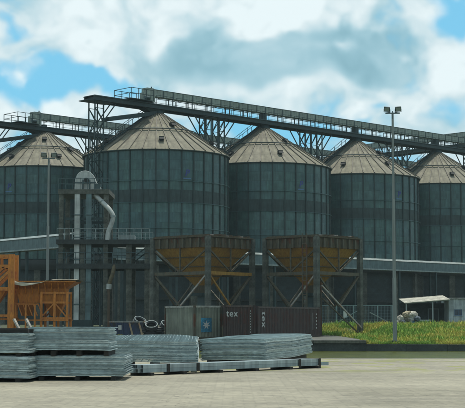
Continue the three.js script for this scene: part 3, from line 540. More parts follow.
// ------------------------------------------------------------------ floodlight poles
function floodPole(label, X, Z, h, base, turn) {
  const t = thing('floodlight_pole', label, 'floodlight pole', W(X, base, Z), turn, 'floodlight poles');
  const grey = M(0.30, 0.33, 0.31, { rough: 0.6, metal: 0.2, map: grimeM });
  part('pole', [rod(V(0, 0, 0), V(0, h * 0.28, 0), 0.17, 14, 0.15), rod(V(0, h * 0.28, 0), V(0, h * 0.62, 0), 0.13, 14, 0.115), rod(V(0, h * 0.62, 0), V(0, h, 0), 0.095, 14, 0.08)], grey, t);
  part('base_flange', [new THREE.CylinderGeometry(0.34, 0.38, 0.16, 18).translate(0, 0.08, 0)], darkConcrete, t);
  part('crossarm', [bar(V(-0.55, h - 0.05, 0), V(0.55, h - 0.05, 0), 0.09), bar(V(0, h - 0.5, 0.05), V(0, h + 0.1, 0.05), 0.06)], midSteel, t);
  for (const s of [-1, 1]) {
    const f = new THREE.Group(); f.name = 'floodlight'; f.position.set(s * 0.42, h + 0.25, 0.1); f.rotation.set(0.5, s * 0.25, 0); f.scale.setScalar(0.72); t.add(f);
    part('lamp_housing', [metreUV(new THREE.BoxGeometry(0.62, 0.5, 0.2), 0.62, 0.5, 0.2), box(0, -0.02, -0.16, 0.4, 0.3, 0.14)], darkSteel, f);
    part('lens', box(0, 0, 0.106, 0.52, 0.4, 0.012), M(0.18, 0.22, 0.22, { rough: 0.2 }), f);
    part('yoke', [bar(V(-0.34, 0, 0), V(-0.34, -0.34, 0), 0.04), bar(V(0.34, 0, 0), V(0.34, -0.34, 0), 0.04), bar(V(-0.34, -0.34, 0), V(0.34, -0.34, 0), 0.04)], midSteel, f);
  }
  return t;
}
floodPole('tall floodlight pole rising from the grass bank', 12.2, 100.4, 17.45, -0.2, -0.1);
floodPole('shorter floodlight pole behind the orange feed hopper', (47.6 - 232.5) * 112 / 1330, 112, 15.3, -0.1, 0.15);

// ------------------------------------------------------------------ orange plant at the left
const orange = M(0.62, 0.205, 0.014, { rough: 0.6, map: rustSoft }), orangeDark = M(0.54, 0.17, 0.014, { rough: 0.7, map: rustSoft });
{
  const Z = 105, k = 1330 / Z, X = (px) => (px - 232.5) / k, H = (py) => (320 - py) / k + EYE, g0 = -0.03;
  const t = thing('feed_hopper', 'orange steel feed hopper under a pale sheet', 'hopper', W(0, 0, Z));
  const x0 = X(43), x1 = X(70), d = 1.15;
  for (const px of [44, 57, 69.5]) for (const z of [-d, d]) part('leg', span(X(px) - 0.09, X(px) + 0.09, g0, H(292), z - 0.09, z + 0.09), orange, t);
  for (const z of [-d, d]) { for (const py of [293, 302.5, 318]) part('frame_beam', span(x0 - 0.02, x1 + 0.05, H(py) - 0.1, H(py) + 0.06, z - 0.07, z + 0.07), orange, t);
    part('brace', bar(V(X(44), H(317), z), V(X(57), H(303), z), 0.1), orange, t); part('brace', bar(V(X(69), H(317), z), V(X(57), H(303), z), 0.1), orange, t); }
  for (const px of [44, 69.5]) for (const py of [293, 318]) part('frame_beam', span(X(px) - 0.07, X(px) + 0.07, H(py) - 0.1, H(py) + 0.06, -d + 0.09, d - 0.09), orange, t);
  // long bin with flared rim over the frame
  const bx0 = X(18), bx1 = X(68), fx1 = X(78.5);
  const body = frustum(bx0, bx1, -1.05, 1.05, H(289), bx0 + 0.3, bx1 - 0.3, -0.85, 0.85, H(303)); for (const f of ['front', 'right', 'back', 'left']) part('bin_plate', poly(body, FR[f]), orange, t);
  const rim = frustum(X(15), fx1, -1.75, 1.75, H(282.3), bx0, bx1, -1.05, 1.05, H(289)); for (const f of ['front', 'right', 'back', 'left']) part('rim_plate', poly(rim, FR[f]), orangeDark, t);
  part('rim_edge', [span(X(15), fx1, H(282.6), H(281.6), 1.73, 1.82), span(X(15), fx1, H(282.6), H(281.6), -1.82, -1.73)], orange, t);
  for (const [a, b] of [[20, 36], [46, 66]]) { const f = frustum(X(a), X(b), -0.85, 0.85, H(302.8), X((a + b) / 2) - 0.3, X((a + b) / 2) + 0.3, -0.3, 0.3, H(316)); for (const s of ['front', 'right', 'back', 'left']) part('outlet_cone', poly(f, FR[s]), orangeDark, t); }
  for (let px = 22; px < 68; px += 6.5) part('rim_gusset', [bar(V(X(px), H(283.2), 1.66), V(X(px), H(294), 1.05), 0.08, 0.16)], orange, t);
  // sagging pale sheet thrown over the rim
  const g = new THREE.PlaneGeometry(fx1 - X(15) + 0.3, 4.3, 60, 24); g.rotateX(-Math.PI / 2); const p = g.attributes.position;
  for (let i = 0; i < p.count; i++) { const x = p.getX(i), z = p.getZ(i), u = (x / (fx1 - X(15)) + 0.5); const sag = u < 0.66 ? Math.sin(Math.min(1, u / 0.66) * Math.PI) : 0; const edge = 1 - Math.pow(Math.abs(z) / 1.85, 4); p.setY(i, H(281.4) + 0.06 - sag * (0.2 + 0.28 * edge) + (1 - Math.abs(u - 0.68)) * 0.03 + (fbm(x * 1.3, 3, z * 1.3, 3) - 0.5) * 0.09);
    if (z > 1.85) { const k = (z - 1.85) / 0.3, dr = u < 0.52 ? 0.12 + 0.36 * Math.sin(Math.min(1, u / 0.52) * Math.PI * 0.8 + 0.5) : 0.05; p.setZ(i, 1.86 + 0.02 * k + 0.03 * Math.sin(x * 5)); p.setY(i, p.getY(i) - k * dr); } else if (z < -1.85) { p.setZ(i, -1.86); p.setY(i, p.getY(i) - 0.1); } }
  for (let i = 0; i < p.count; i++) p.setX(i, p.getX(i) + (fx1 + X(15)) / 2); g.computeVertexNormals();
  part('sheet', g, M(0.55, 0.50, 0.38, { rough: 0.85, map: blotchM, side: THREE.DoubleSide }), t);
  part('side_walkway', [span(X(17), X(42), H(305), H(303.8), 1.1, 1.9)], orangeDark, t);
  for (const px of [20, 30, 39]) part('walkway_post', span(X(px) - 0.06, X(px) + 0.06, g0, H(305), 1.75, 1.87), orange, t);
  for (let px = 17; px <= 42; px += 5) part('walkway_brace', bar(V(X(px), H(304), 1.82), V(X(px + 4.6), H(316), 1.82), 0.07), orangeDark, t);
  part('lower_sill', [span(X(16), X(71), H(321), H(319.4), 1.2, 1.34), span(X(16), X(71), H(321), H(319.4), -1.34, -1.2)], orange, t);

  const q = thing('loading_gantry', 'tall orange steel gantry cut by the picture edge', 'gantry', W(0, 0, Z - 1.2));
  const X2 = (px) => (px - 232.5) * (Z - 1.2) / 1330, H2 = (py) => (320 - py) * (Z - 1.2) / 1330 + EYE;
  for (const px of [13.5, -34]) for (const z of [-0.9, 0.9]) part('post', span(X2(px) - 0.24, X2(px) + 0.24, g0, H2(255), z - 0.12, z + 0.12), orange, q);
  for (const z of [-0.9, 0.9]) {
    for (const py of [257, 267]) part('beam', span(X2(-34) + 0.25, X2(13.5) - 0.25, H2(py) - 0.13, H2(py) + 0.13, z - 0.1, z + 0.1), orange, q);
    for (const px of [0, -12, -24]) part('stud', span(X2(px) - 0.1, X2(px) + 0.1, H2(266), H2(258.1), z - 0.08, z + 0.08), orangeDark, q);
    part('brace', bar(V(X2(-14), H2(297), z), V(X2(11), H2(272), z), 0.26, 0.2), orange, q); part('brace', bar(V(X2(-14), H2(285), z), V(X2(6), H2(268), z), 0.2, 0.16), orangeDark, q);
    part('beam', span(X2(-34) + 0.25, X2(13.5) - 0.25, H2(291), H2(287.5), z - 0.1, z + 0.1), orange, q);
    part('beam', span(X2(-34) + 0.25, X2(13.5) - 0.25, H2(317), H2(314.5), z - 0.1, z + 0.1), orange, q);
  }
  for (const f of ['front', 'right', 'back', 'left']) part('hopper_plate', poly(frustum(X2(-32), X2(8), -0.7, 0.7, H2(291), X2(-18), X2(-6), -0.3, 0.3, H2(312)), FR[f]), orangeDark, q);
  part('roller_deck', span(X2(-36), X2(18), H2(320), H2(317.6), -0.8, 0.8), orangeDark, q);
  // pale boards leaning below the frame
  for (const [a, b, l] of [[0, 8, 'pale board leaning below the tall orange frame'], [19, 25, 'middle one of the pale boards leaning under the orange hopper'], [31, 37, 'pale leaning board nearest the orange hopper legs']])
    single('leaning_board', [bar(W(X2(a) - 0.05, H2(319), Z - 2.9), W(X2(b) + 0.45, -0.03, Z - 3.6), 0.2, 0.14)], M(0.6, 0.57, 0.5, { rough: 0.8, map: blotchM }), l, 'board', 'pale leaning boards');
}

// ------------------------------------------------------------------ blue skip, hose coils
{
  const t = thing('skip', 'dark blue waste skip with pale rim and slanted end posts', 'skip', W(-8.3, 0.0, 105.2));
  const blue = M(0.02, 0.045, 0.12, { rough: 0.55, map: rustM }), edge = M(0.48, 0.36, 0.22, { rough: 0.7, map: rustM });
  const p = frustum(-1.3, 1.3, -0.9, 0.9, 1.35, -0.95, 0.95, -0.8, 0.8, 0.15);
  for (const f of ['front', 'right', 'back', 'left', 'bottom']) part('skip_plate', poly(p, FR[f]), blue, t);
  part('rim', [bar(V(-1.32, 1.37, 0.92), V(1.32, 1.37, 0.92), 0.1), bar(V(-1.32, 1.37, -0.92), V(1.32, 1.37, -0.92), 0.1)], M(0.32, 0.33, 0.3, { rough: 0.6, map: rustM }), t);
  part('rim', [bar(V(-1.32, 1.37, -0.87), V(-1.32, 1.37, 0.87), 0.1), bar(V(1.32, 1.37, -0.87), V(1.32, 1.37, 0.87), 0.1)], edge, t);
  for (const x of [0.25, 1.0]) part('side_rib', bar(V(x, 1.3, 0.95), V(x + 0.28, 0.22, 0.88), 0.13), edge, t);
  for (const x of [-0.8, -0.3]) part('side_rib', bar(V(x, 1.3, 0.94), V(x * 0.85, 0.22, 0.86), 0.1), blue, t);
  part('placard', poly([V(-0.62, 0.75, 0.905), V(-0.36, 0.75, 0.905), V(-0.36, 1.1, 0.93), V(-0.62, 1.1, 0.93)], [[0, 1, 2, 3]]), letterMat, t);
  for (const x of [-0.7, 0.7]) part('skid', span(x - 0.08, x + 0.08, 0.035, 0.15, -0.8, 0.8), blue, t);
}
{
  seed = 77; const black = M(0.012, 0.014, 0.015, { rough: 0.5 }), pale = M(0.16, 0.19, 0.185, { rough: 0.6 });
  const spots = [[-8.0, 111.6, 0, 'flat'], [-6.9, 111.9, 0, 'flat'], [-7.5, 112, 0.42, 'flat'], [-5.9, 112.4, 0, 'flat'], [-6.3, 112.2, 0.45, 'flat'], [-7.9, 112.0, 0.86, 'up'], [-6.8, 111.9, 0.5, 'up'], [-5.7, 112.4, 0.5, 'up']];
  const lab = ['hose coil lying lowest beside the blue skip', 'hose coil lying lowest in the middle of the coil heap', 'hose coil stacked second above the blue skip', 'hose coil lying lowest beside the hopper post', 'hose coil stacked second beside the hopper post', 'pale strapped hose coil propped upright over the blue skip', 'pale strapped hose coil propped upright in the heap middle', 'pale strapped hose coil propped upright by the hopper post'];
  spots.forEach(([x, z, y, m], i) => {
    const t = thing('hose_coil', lab[i], 'hose coil', W(x, (y || 0.03) + (m === 'up' ? 0.0 : 0.0), z), rr(0, 1), 'heap of hose coils');
    const coil = []; for (let k = 0; k < 3; k++) coil.push(new THREE.TorusGeometry(0.46 + 0.03 * (k % 2), 0.09, 8, 28).rotateX(Math.PI / 2).translate(rr(-0.02, 0.02), 0.1 + k * 0.14, 0));
    const g = mergeGeometries(coil); if (m === 'up') g.rotateX(0.6).translate(0, 0.25, 0); part('hose', g, black, t);
    const s = new THREE.TorusGeometry(0.5, 0.045, 8, 28).rotateX(Math.PI / 2).translate(0, 0.5, 0); if (m === 'up') { s.rotateX(0.6).translate(0, 0.25, 0); part('top_turn', s, pale, t); }
  });
}

// ------------------------------------------------------------------ shed, fence, sacks on the grass terrace
{
  const Z = 140, k = 9.5, X = (px) => (px - 232.5) / k, gy = 0.85, wallM = M(0.50, 0.57, 0.58, { rough: 0.85, map: grimeM });
  const t = thing('shed', 'small pale shed with lean-to roof on the grass bank', 'shed', W(0, 0, Z));
  const x0 = X(448), x1 = X(505), d = 5, top = 3.72;
  // front wall built round its window and door openings
  const wx0 = X(453.5), wx1 = X(461.5), wy0 = 1.95, wy1 = 2.62, dx0 = X(464.3), dx1 = X(474), dy1 = 2.95;
  part('front_wall', [span(x0, wx0, gy - 0.3, top, -0.15, 0), span(wx0, wx1, gy - 0.3, wy0, -0.15, 0), span(wx0, wx1, wy1, top, -0.15, 0), span(wx1, dx0, gy - 0.3, top, -0.15, 0), span(dx0, dx1, dy1, top, -0.15, 0), span(dx1, x1, gy - 0.3, top, -0.15, 0)], wallM, t);
  part('side_wall', span(x0, x0 + 0.15, gy - 0.3, top, -d, -0.15), wallM, t); part('side_wall', span(x1 - 0.15, x1, gy - 0.3, top, -d, -0.15), wallM, t); part('rear_wall', span(x0 + 0.15, x1 - 0.15, gy - 0.3, top, -d, -d + 0.15), wallM, t);
  part('roof', span(x0 - 0.12, x1 + 0.12, top, top + 0.12, -d - 0.12, 0.16), M(0.45, 0.46, 0.43, { rough: 0.8, map: blotchM }), t);
  const w = part('window', [span(wx0, wx1, wy0, wy0 + 0.07, -0.1, -0.03), span(wx0, wx1, wy1 - 0.07, wy1, -0.1, -0.03), span(wx0, wx0 + 0.07, wy0 + 0.07, wy1 - 0.07, -0.1, -0.03), span(wx1 - 0.07, wx1, wy0 + 0.07, wy1 - 0.07, -0.1, -0.03), span((wx0 + wx1) / 2 - 0.03, (wx0 + wx1) / 2 + 0.03, wy0 + 0.07, wy1 - 0.07, -0.1, -0.03)], M(0.05, 0.1, 0.17, { rough: 0.5 }), t);
  for (const s of [0, 1]) { const a = mix(wx0, wx1, s * 0.5) + 0.05, b = mix(wx0, wx1, s * 0.5 + 0.5) - 0.05; part('pane', span(a, b, wy0 + 0.06, wy1 - 0.06, -0.075, -0.065), glassDark, w); }
  part('window_sill', span(wx0 - 0.06, wx1 + 0.06, wy0 - 0.07, wy0 - 0.002, 0.001, 0.08), wallM, t);
  const dr = part('door', span(dx0 + 0.02, dx1 - 0.02, gy - 0.28, dy1 - 0.02, -0.1, -0.05), M(0.04, 0.08, 0.14, { rough: 0.5 }), t); part('handle', box(dx0 + 0.15, 1.85, -0.02, 0.05, 0.14, 0.05), paleMetal, dr);
  // lean-to: sloping sheets on posts, back wall with a dark doorway
  const lx0 = X(402), yl = 3.28, yr = 3.64, lm = M(0.52, 0.50, 0.40, { rough: 0.7, map: grimeM });
  const n = 6; for (let i = 0; i < n; i++) { const a = mix(lx0, x0 - 0.16, i / n), b = mix(lx0, x0 - 0.16, (i + 1) / n), ya = mix(yl, yr, i / n), yb = mix(yl, yr, (i + 1) / n), o = (i % 2) * 0.012; const p = [V(a, ya + o, 1.7), V(b + 0.05, yb + o, 1.7), V(b + 0.05, yb + 0.5 + o, -3.2), V(a, ya + 0.5 + o, -3.2)]; p.push(...p.map((q) => q.clone().add(V(0, -0.05, 0)))); part('roof_sheet', poly(p, [[0, 1, 2, 3], [7, 6, 5, 4], [4, 5, 1, 0], [5, 6, 2, 1], [7, 4, 0, 3], [6, 7, 3, 2]]), lm, t); }
  const pm = M(0.22, 0.26, 0.26, { rough: 0.7 });
  for (const [px, f] of [[404, 0.03], [430, 0.6]]) part('post', span(X(px) - 0.06, X(px) + 0.06, gy - 0.3, mix(yl, yr, f) - 0.0, 1.4, 1.52), pm, t);
  for (const z of [1.46, -2.9]) part('rafter', bar(V(lx0 + 0.05, yl - 0.1 + (z < 0 ? 0.46 : 0.03), z), V(x0 - 0.17, yr - 0.1 + (z < 0 ? 0.46 : 0.03), z), 0.08, 0.09), pm, t);
  part('rear_screen', span(X(402), x0 - 0.02, gy - 0.3, 3.3, -3.1, -3.0), M(0.06, 0.075, 0.075, { rough: 0.8, map: blotchM }), t);
  const sd = part('store_door', span(X(432), X(441.5), gy - 0.25, 2.65, -2.99, -2.93), M(0.02, 0.025, 0.03, { rough: 0.6 }), t); part('store_door_frame', [span(X(432) - 0.08, X(432), gy - 0.25, 2.73, -2.995, -2.9), span(X(441.5), X(441.5) + 0.08, gy - 0.25, 2.73, -2.995, -2.9), span(X(432) - 0.08, X(441.5) + 0.08, 2.65, 2.73, -2.995, -2.91)], pm, sd);
  struct('path', span(X(396), X(520), gy - 0.25, gy + 0.14, -Z + 1.9, -Z + 2.6), M(0.34, 0.33, 0.27, { rough: 0.9, map: blotchM }), 'pale concrete kerb path before the shed');

  // galvanised fence
  const f = thing('fence', 'galvanised mesh fence behind the duller hopper', 'fence', W(0, 0, 137)), kf = 137 / 1330, FX = (px) => (px - 232.5) * kf, fm = M(0.17, 0.24, 0.25, { rough: 0.55, metal: 0.2 }), f0 = 0.75, f1 = 3.0;
  for (const px of [318, 336, 353, 361, 377, 391.5]) part('post', rod(V(FX(px), f0, 0), V(FX(px), f1 + 0.04, 0), 0.055, 8), fm, f);
  for (const [a, b] of [[318, 336], [336, 353], [353, 361], [361, 377], [377, 391.5]]) {
    part('fence_rail', bar(V(FX(a), f1, 0), V(FX(b), f1, 0), 0.06), fm, f); part('fence_rail', bar(V(FX(a), f0 + 0.28, 0), V(FX(b), f0 + 0.28, 0), 0.06), fm, f);
    const g = []; for (let x = FX(a) + 0.12; x < FX(b) - 0.05; x += 0.15) g.push(bar(V(x, f0 + 0.2, 0.02), V(x, f1, 0.02), 0.014)); for (let y = f0 + 0.5; y < f1; y += 0.3) g.push(bar(V(FX(a), y, 0.02), V(FX(b), y, 0.02), 0.012)); part('mesh_infill', g, fm, f);
    const pk = []; for (let x = FX(a) + 0.18; x < FX(b) - 0.05; x += 0.24) pk.push(bar(V(x, f0, 0.06), V(x, f0 + 0.62, 0.06), 0.045)); part('low_picket', pk, fm, f);
  }
  part('stay_bar', bar(V(FX(369), 2.3, 0.25), V(FX(391), 1.1, 0.25), 0.09), paleMetal, f);
  part('stay_bar', bar(V(FX(334), 1.1, 0.2), V(FX(362), 2.75, 0.2), 0.07), fm, f);
  part('notice', span(FX(343), FX(346.5), 1.75, 2.4, 0.07, 0.09), M(0.5, 0.52, 0.5, { rough: 0.7 }), f);

  // heap of bulging sacks
  seed = 5; const tones = [[0.68, 0.68, 0.64], [0.5, 0.43, 0.28], [0.14, 0.19, 0.23], [0.62, 0.6, 0.5], [0.05, 0.2, 0.3], [0.3, 0.27, 0.2]].map((c) => M(...c, { rough: 0.85, map: blotchM }));
  const sackGeo = [0, 1, 2].map((s) => { const g = new THREE.IcosahedronGeometry(0.5, 5), p = g.attributes.position; for (let i = 0; i < p.count; i++) { const v = V(p.getX(i), p.getY(i), p.getZ(i)).normalize(), q = 0.5 * (0.66 + 0.5 * fbm(v.x * 2.6 + s * 9, v.y * 2.6, v.z * 2.6, 4) + 0.35 * Math.abs(fbm(v.x * 5 + s * 4, v.y * 5, v.z * 5 + 7, 3) - 0.5)); p.setXYZ(i, v.x * q * 1.25, Math.sign(v.y) * Math.pow(Math.abs(v.y), 0.75) * q * 0.8, v.z * q); } g.computeVertexNormals(); return g; });
  const heap = [[397, 0, 0, 0, 'white sack lowest in the heap, beside the floodlight pole'], [402, 0, 0.3, 2, 'slate sack lying lowest in the heap before the shed'], [407, 0, 0.1, 1, 'tan sack lying lowest in the heap before the shed'], [412, 0, 0.2, 4, 'teal sack lying lowest in the heap before the shed'], [417, 0, 0.1, 3, 'cream sack lowest in the heap, beside the flat crate'],
    [400, 1, 0.1, 3, 'cream sack in the second layer nearest the floodlight pole'], [405.5, 1, 0.1, 5, 'grey-brown sack in the second layer of the heap'], [410.5, 1, 0.15, 0, 'white sack in the second layer of the heap'], [415, 1, 0.1, 2, 'slate sack in the second layer, toward the flat crate'], [406.5, 2, 0.1, 1, 'tan sack on top of the heap, toward the pole'], [411.5, 2, 0.1, 3, 'cream sack on top of the heap, toward the shed']];
  heap.forEach(([px, lvl, dz, tone, label], i) => { const m = single('sack', sackGeo[i % 3], tones[tone], label, 'sack', 'heap of sacks by the shed'); m.position.copy(W(X(px) * 138 / 140, gy + 0.26 + lvl * 0.44, 137.8 - dz)); m.rotation.set(rr(-0.25, 0.25), rr(0, 6), rr(-0.3, 0.3)); m.scale.set(rr(1.0, 1.3), rr(1.0, 1.25), rr(0.9, 1.1)); });
  const cr = thing('crate', 'flat blue-grey crate beside the heap of sacks', 'crate', W(X(423) * 138 / 140, gy + 0.05, 137.6)); part('crate_box', span(-0.5, 0.6, 0, 0.55, -0.4, 0.4), M(0.1, 0.16, 0.19, { rough: 0.7 }), cr); part('crate_lid', span(-0.56, 0.66, 0.55, 0.63, -0.46, 0.46), M(0.4, 0.45, 0.45, { rough: 0.7 }), cr);
}

// ------------------------------------------------------------------ bundles of galvanised mesh sheets in the yard
const galv = [[0.46, 0.58, 0.58], [0.54, 0.66, 0.65], [0.38, 0.49, 0.50], [0.62, 0.71, 0.69], [0.43, 0.54, 0.55]].map((c) => M(...c, { rough: 0.5, metal: 0.35 }));
galv.forEach((m, i) => { m.map = rep(grime, 2.1 + i * 0.7, 1.3); m.map.offset.set(0.21 * i, 0.37 * i); });
const timber = M(0.035, 0.03, 0.024, { rough: 0.9, map: blotchM });
function segBox(x0, x1, y0, y1, z0, z1) {                               // bar with divisions, so that it can bend
  const w = x1 - x0, h = y1 - y0, d = z1 - z0, nx = w > 0.5 ? 8 : 1, nz = d > 0.5 ? 6 : 1;
  const g = new THREE.BoxGeometry(w, h, d, nx, 1, nz), uv = g.attributes.uv, p = g.attributes.position, n = g.attributes.normal;
  for (let i = 0; i < p.count; i++) uv.setXY(i, Math.abs(n.getX(i)) > 0.5 ? p.getZ(i) : p.getX(i), Math.abs(n.getY(i)) > 0.5 ? p.getZ(i) : p.getY(i));
  return g.translate((x0 + x1) / 2, (y0 + y1) / 2, (z0 + z1) / 2);
}
function sheetGeo2(L, D, h, top, wave, key) {                         // one grating sheet: edge bars, bearing bars, cross rods
  const g = [segBox(-L / 2, L / 2, 0, h, D / 2 - 0.012, D / 2), segBox(-L / 2, L / 2, 0, h, -D / 2, -D / 2 + 0.012), segBox(-L / 2, -L / 2 + 0.012, 0, h, -D / 2 + 0.012, D / 2 - 0.012), segBox(L / 2 - 0.012, L / 2, 0, h, -D / 2 + 0.012, D / 2 - 0.012)];
  const sx = top ? 0.1 : 0.2, sz = top ? 0.15 : D > 3 ? 0.5 : 0.2; for (let x = -L / 2 + sx; x < L / 2 - 0.03; x += sx) g.push(segBox(x - 0.006, x + 0.006, 0.003, h - 0.002, -D / 2 + 0.012, D / 2 - 0.012));
  for (let z = -D / 2 + sz; z < D / 2 - 0.03; z += sz) g.push(segBox(-L / 2 + 0.012, L / 2 - 0.012, h - 0.014, h + 0.004, z - 0.006, z + 0.006));
  const m = mergeGeometries(g), p = m.attributes.position;
  for (let i = 0; i < p.count; i++) { const x = p.getX(i), z = p.getZ(i); p.setY(i, p.getY(i) + wave * ((fbm(x * 0.9 + key, 3, z * 0.35 + key, 3) - 0.5) * 2.2 - 0.55 * Math.pow(Math.abs(2 * x / L), 4))); }
  m.computeVertexNormals(); return m;
}
function bundle(label, X, Z, turn, L, D, y0, n, h, opts = {}) {       // centre of the bundle on the ground
  const t = thing('mesh_bundle', label, 'mesh bundle', W(X, 0.0, Z), turn, 'bundles of galvanised mesh sheets');
  const wave = opts.wave ?? 0.012, key = X * 3 + Z, inner = sheetGeo2(L, D, h * 0.8, false, wave, key), topG = sheetGeo2(L, D, h * 0.8, true, wave, key);
  for (let i = 0; i < n; i++) { const last = i > n - 3, m = part('mesh_sheet', last ? topG : inner, galv[(rnd() * 5) | 0], t); m.position.set(rr(-0.045, 0.045), y0 + wave + i * h, rr(-0.025, 0.025)); m.rotation.y = rr(-0.004, 0.004); m.rotation.z = (opts.tilt ?? 0) + rr(-0.0015, 0.0015); m.rotation.x = opts.pitch ?? 0; }
  for (const f of opts.bearers ?? [0.12, 0.5, 0.88]) part('bearer', span(-L / 2 + L * f - 0.06, -L / 2 + L * f + 0.06, opts.by ?? 0.002, y0 - 0.002, -D / 2 + 0.03, D / 2 - 0.02), timber, t);
  if (opts.by) for (const z of [-D / 2 + 0.25, 0.1, D / 2 - 0.6]) part('bearer', span(-L / 2 + 0.02, L / 2 - 0.02, opts.by + 0.03, y0 - 0.012, z - 0.05, z + 0.05), timber, t);
  // wire ties and loose wisps on the face
  const wisps = []; for (let k = 0; k < (opts.wisps ?? 10); k++) { const x = rr(-L / 2 + 0.1, L / 2 - 0.1), y = y0 + rr(0.1, 0.9) * n * h; wisps.push(tube([V(x, y, D / 2 + 0.02), V(x + rr(0.04, 0.14), y + rr(-0.03, 0.03), D / 2 + 0.035), V(x + rr(0.18, 0.3), y + rr(-0.05, 0.05), D / 2 + 0.022)], 0.0035, 8, 4)); }
  part('tie_wire', wisps, paleMetal, t).userData = { kind: 'stuff' };
  return t;
}
seed = 31;
// pixel scale at 33 m is 40 to the metre
bundle('lower mesh bundle of the front stack, resting on dark bearers', -3.87, 34.55, 0.0, 2.36, 2.4, 0.1, 19, 0.0265, { wisps: 12 });
bundle('upper mesh bundle of the front stack, raised on blocks', -4.08, 34.45, 0.012, 2.0, 2.3, 0.74, 22, 0.0262, { by: 0.606, bearers: [0.04, 0.3, 0.62, 0.96], wisps: 6 });
bundle('lower mesh bundle cut by the picture edge', -6.02, 33.7, -0.05, 2.3, 2.4, 0.1, 20, 0.026, { wisps: 14, tilt: -0.012 });
bundle('upper mesh bundle cut by the picture edge, sagging slightly', -6.06, 33.75, -0.03, 2.3, 2.3, 0.68, 18, 0.0267, { by: 0.62, wisps: 12, tilt: 0.01, wave: 0.04 });
{ const t = thing('timber_layer', 'dark timbers laid on the mesh stack at the picture edge', 'timber', W(-6.06, 1.18, 33.75), -0.03); for (let k = 0; k < 5; k++) part('timber', span(-1.1, 1.05 + rr(0, 0.08), 0, 0.09 + rr(0, 0.03), -1.05 + k * 0.45, -0.85 + k * 0.45), timber, t); }
bundle('long mesh bundle behind the front stack, bright grid on top', -2.7, 41.2, 0.02, 3.25, 5.0, 0.28, 24, 0.0262, { bearers: [0.1, 0.35, 0.6, 0.9], wisps: 8, tilt: -0.004, pitch: 0.02, wave: 0.05 });
bundle('slanted mesh bundle at the open end, before the long brown container', 0.96, 45.95, -0.252, 2.1, 7.6, 0.24, 26, 0.0262, { wisps: 10, tilt: 0.004, pitch: 0.012, wave: 0.045 });

{ // strapped bundle of pale steel tubes in front of the mesh
  const a = W(-2.7, 0, 36.2), b = W(2.75, 0, 42.4), d = b.clone().sub(a), L = Math.hypot(d.x, d.z);
  const t = thing('tube_bundle', 'strapped bundle of pale rectangular steel tubes on the ground', 'tube bundle', a, Math.atan2(-d.z, d.x));
  const tm = [M(0.46, 0.55, 0.56, { rough: 0.4, metal: 0.3, map: grimeM }), M(0.36, 0.45, 0.47, { rough: 0.45, metal: 0.3, map: grimeM })];
  for (let r = 0; r < 2; r++) for (let k = 0; k < 6; k++) { const s = rr(-0.15, 0.2) - (r ? 0.4 : 0), y = 0.085 + r * 0.104, z = -0.3 + k * 0.104, o = 0.05, w = 0.006, x0 = s + (r ? 0.5 : 0), x1 = L + s; part('steel_tube', [span(x0, x1, y, y + w, z - o, z + o), span(x0, x1, y + 0.1 - w, y + 0.1, z - o, z + o), span(x0, x1, y + w, y + 0.1 - w, z - o, z - o + w), span(x0, x1, y + w, y + 0.1 - w, z + o - w, z + o)], tm[(k + r) % 2], t); }
  for (const x of [1.1, 2.3, 6.9, 7.9]) part('strap', [span(x - 0.05, x + 0.05, 0.075, 0.305, 0.285, 0.3), span(x - 0.05, x + 0.05, 0.297, 0.307, -0.36, 0.284)], timber, t);
  for (const x of [0.4, 1.7, 3.2, 4.8, 6.4, 7.8]) part('bearer', span(x - 0.07, x + 0.07, 0.002, 0.08, -0.42, 0.36), timber, t);
}

// thin humid air: far shadows lift slightly
scene.fog = new THREE.FogExp2(new THREE.Color(0.62, 0.78, 0.80), 0.00016);

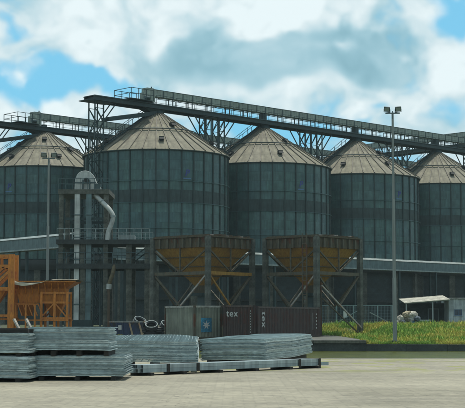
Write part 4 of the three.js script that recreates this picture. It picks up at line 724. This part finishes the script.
// ------------------------------------------------------------------ grass on the bank
{
  seed = 2024;
  const blade = (x, z, h, lean, a) => { const w = 0.022, dx = Math.cos(a), dz = Math.sin(a), tx = x + dx * lean, tz = z + dz * lean; return poly([V(x - dz * w, 0, z + dx * w), V(x + dz * w, 0, z - dx * w), V(mix(x, tx, 0.4) + dz * w * 0.7, h * 0.6, mix(z, tz, 0.4) - dx * w * 0.7), V(mix(x, tx, 0.4) - dz * w * 0.7, h * 0.6, mix(z, tz, 0.4) + dx * w * 0.7), V(tx, h, tz)], [[0, 1, 2, 3], [3, 2, 4]]); };
  const tuft = mergeGeometries(Array.from({ length: 13 }, () => blade(rr(-0.13, 0.13), rr(-0.13, 0.13), rr(0.12, 0.34), rr(0.04, 0.22), rr(0, 6.28))));
  const gm = new THREE.MeshPhysicalMaterial({ roughness: 0.8, side: THREE.DoubleSide }); gm.color.setRGB(1, 1, 1);
  const N = 26000, im = new THREE.InstancedMesh(tuft, gm, N), m = new THREE.Matrix4(), q = new THREE.Quaternion(), e = new THREE.Euler(), c = new THREE.Color();
  let n = 0, guard = 0;
  while (n < N && guard++ < N * 8) {
    let X, Z; const pick = rnd();
    if (pick < 0.9) { X = rr(9.6, 30); Z = rnd() < 0.03 ? rr(99.5, 99.8) : rr(99.75, 139.5); } else if (pick < 0.96) { X = rr(3.5, 13); Z = rr(126, 139); } else { X = rr(-14, -8.3); Z = rr(99.8, 101.0); }
    if (X < 9.95 && X > -11.7 && Z < 125.8 && Z > 101.2) continue;
    if (X > 16.5 && Z > 136.3) continue;
    const patch = fbm(X * 0.45, 5, Z * 0.3, 4), s = (0.65 + 0.8 * patch) * rr(0.7, 1.2) * (Z < 99.9 ? 0.8 : 1) * (rnd() < 0.03 && Z > 101 ? 1.6 : 1);
    if (patch < 0.42 && rnd() < 0.75) continue;
    e.set(rr(-0.15, 0.15), rr(0, 6.28), rr(-0.15, 0.15)); q.setFromEuler(e); m.compose(W(X, hgt(X, Z) - 0.03 + (X < 0 ? 0.05 : 0), Z), q, V(s, s, s)); im.setMatrixAt(n, m);
    const dry = sst(0.42, 0.6, fbm(X * 0.6 + 20, 1, Z * 0.5, 4) + rr(-0.1, 0.1)); c.setRGB(mix(0.15, 0.34, dry) * rr(0.85, 1.15), mix(0.26, 0.33, dry) * rr(0.85, 1.15), mix(0.028, 0.05, dry)); im.setColorAt(n, c); n++;
  }
  im.count = n; im.name = 'grass'; im.castShadow = im.receiveShadow = true; im.userData = { kind: 'stuff', label: 'rough yellow-green grass covering the bank above the canal', category: 'grass' }; scene.add(im);
}

renderer.render(scene, camera);
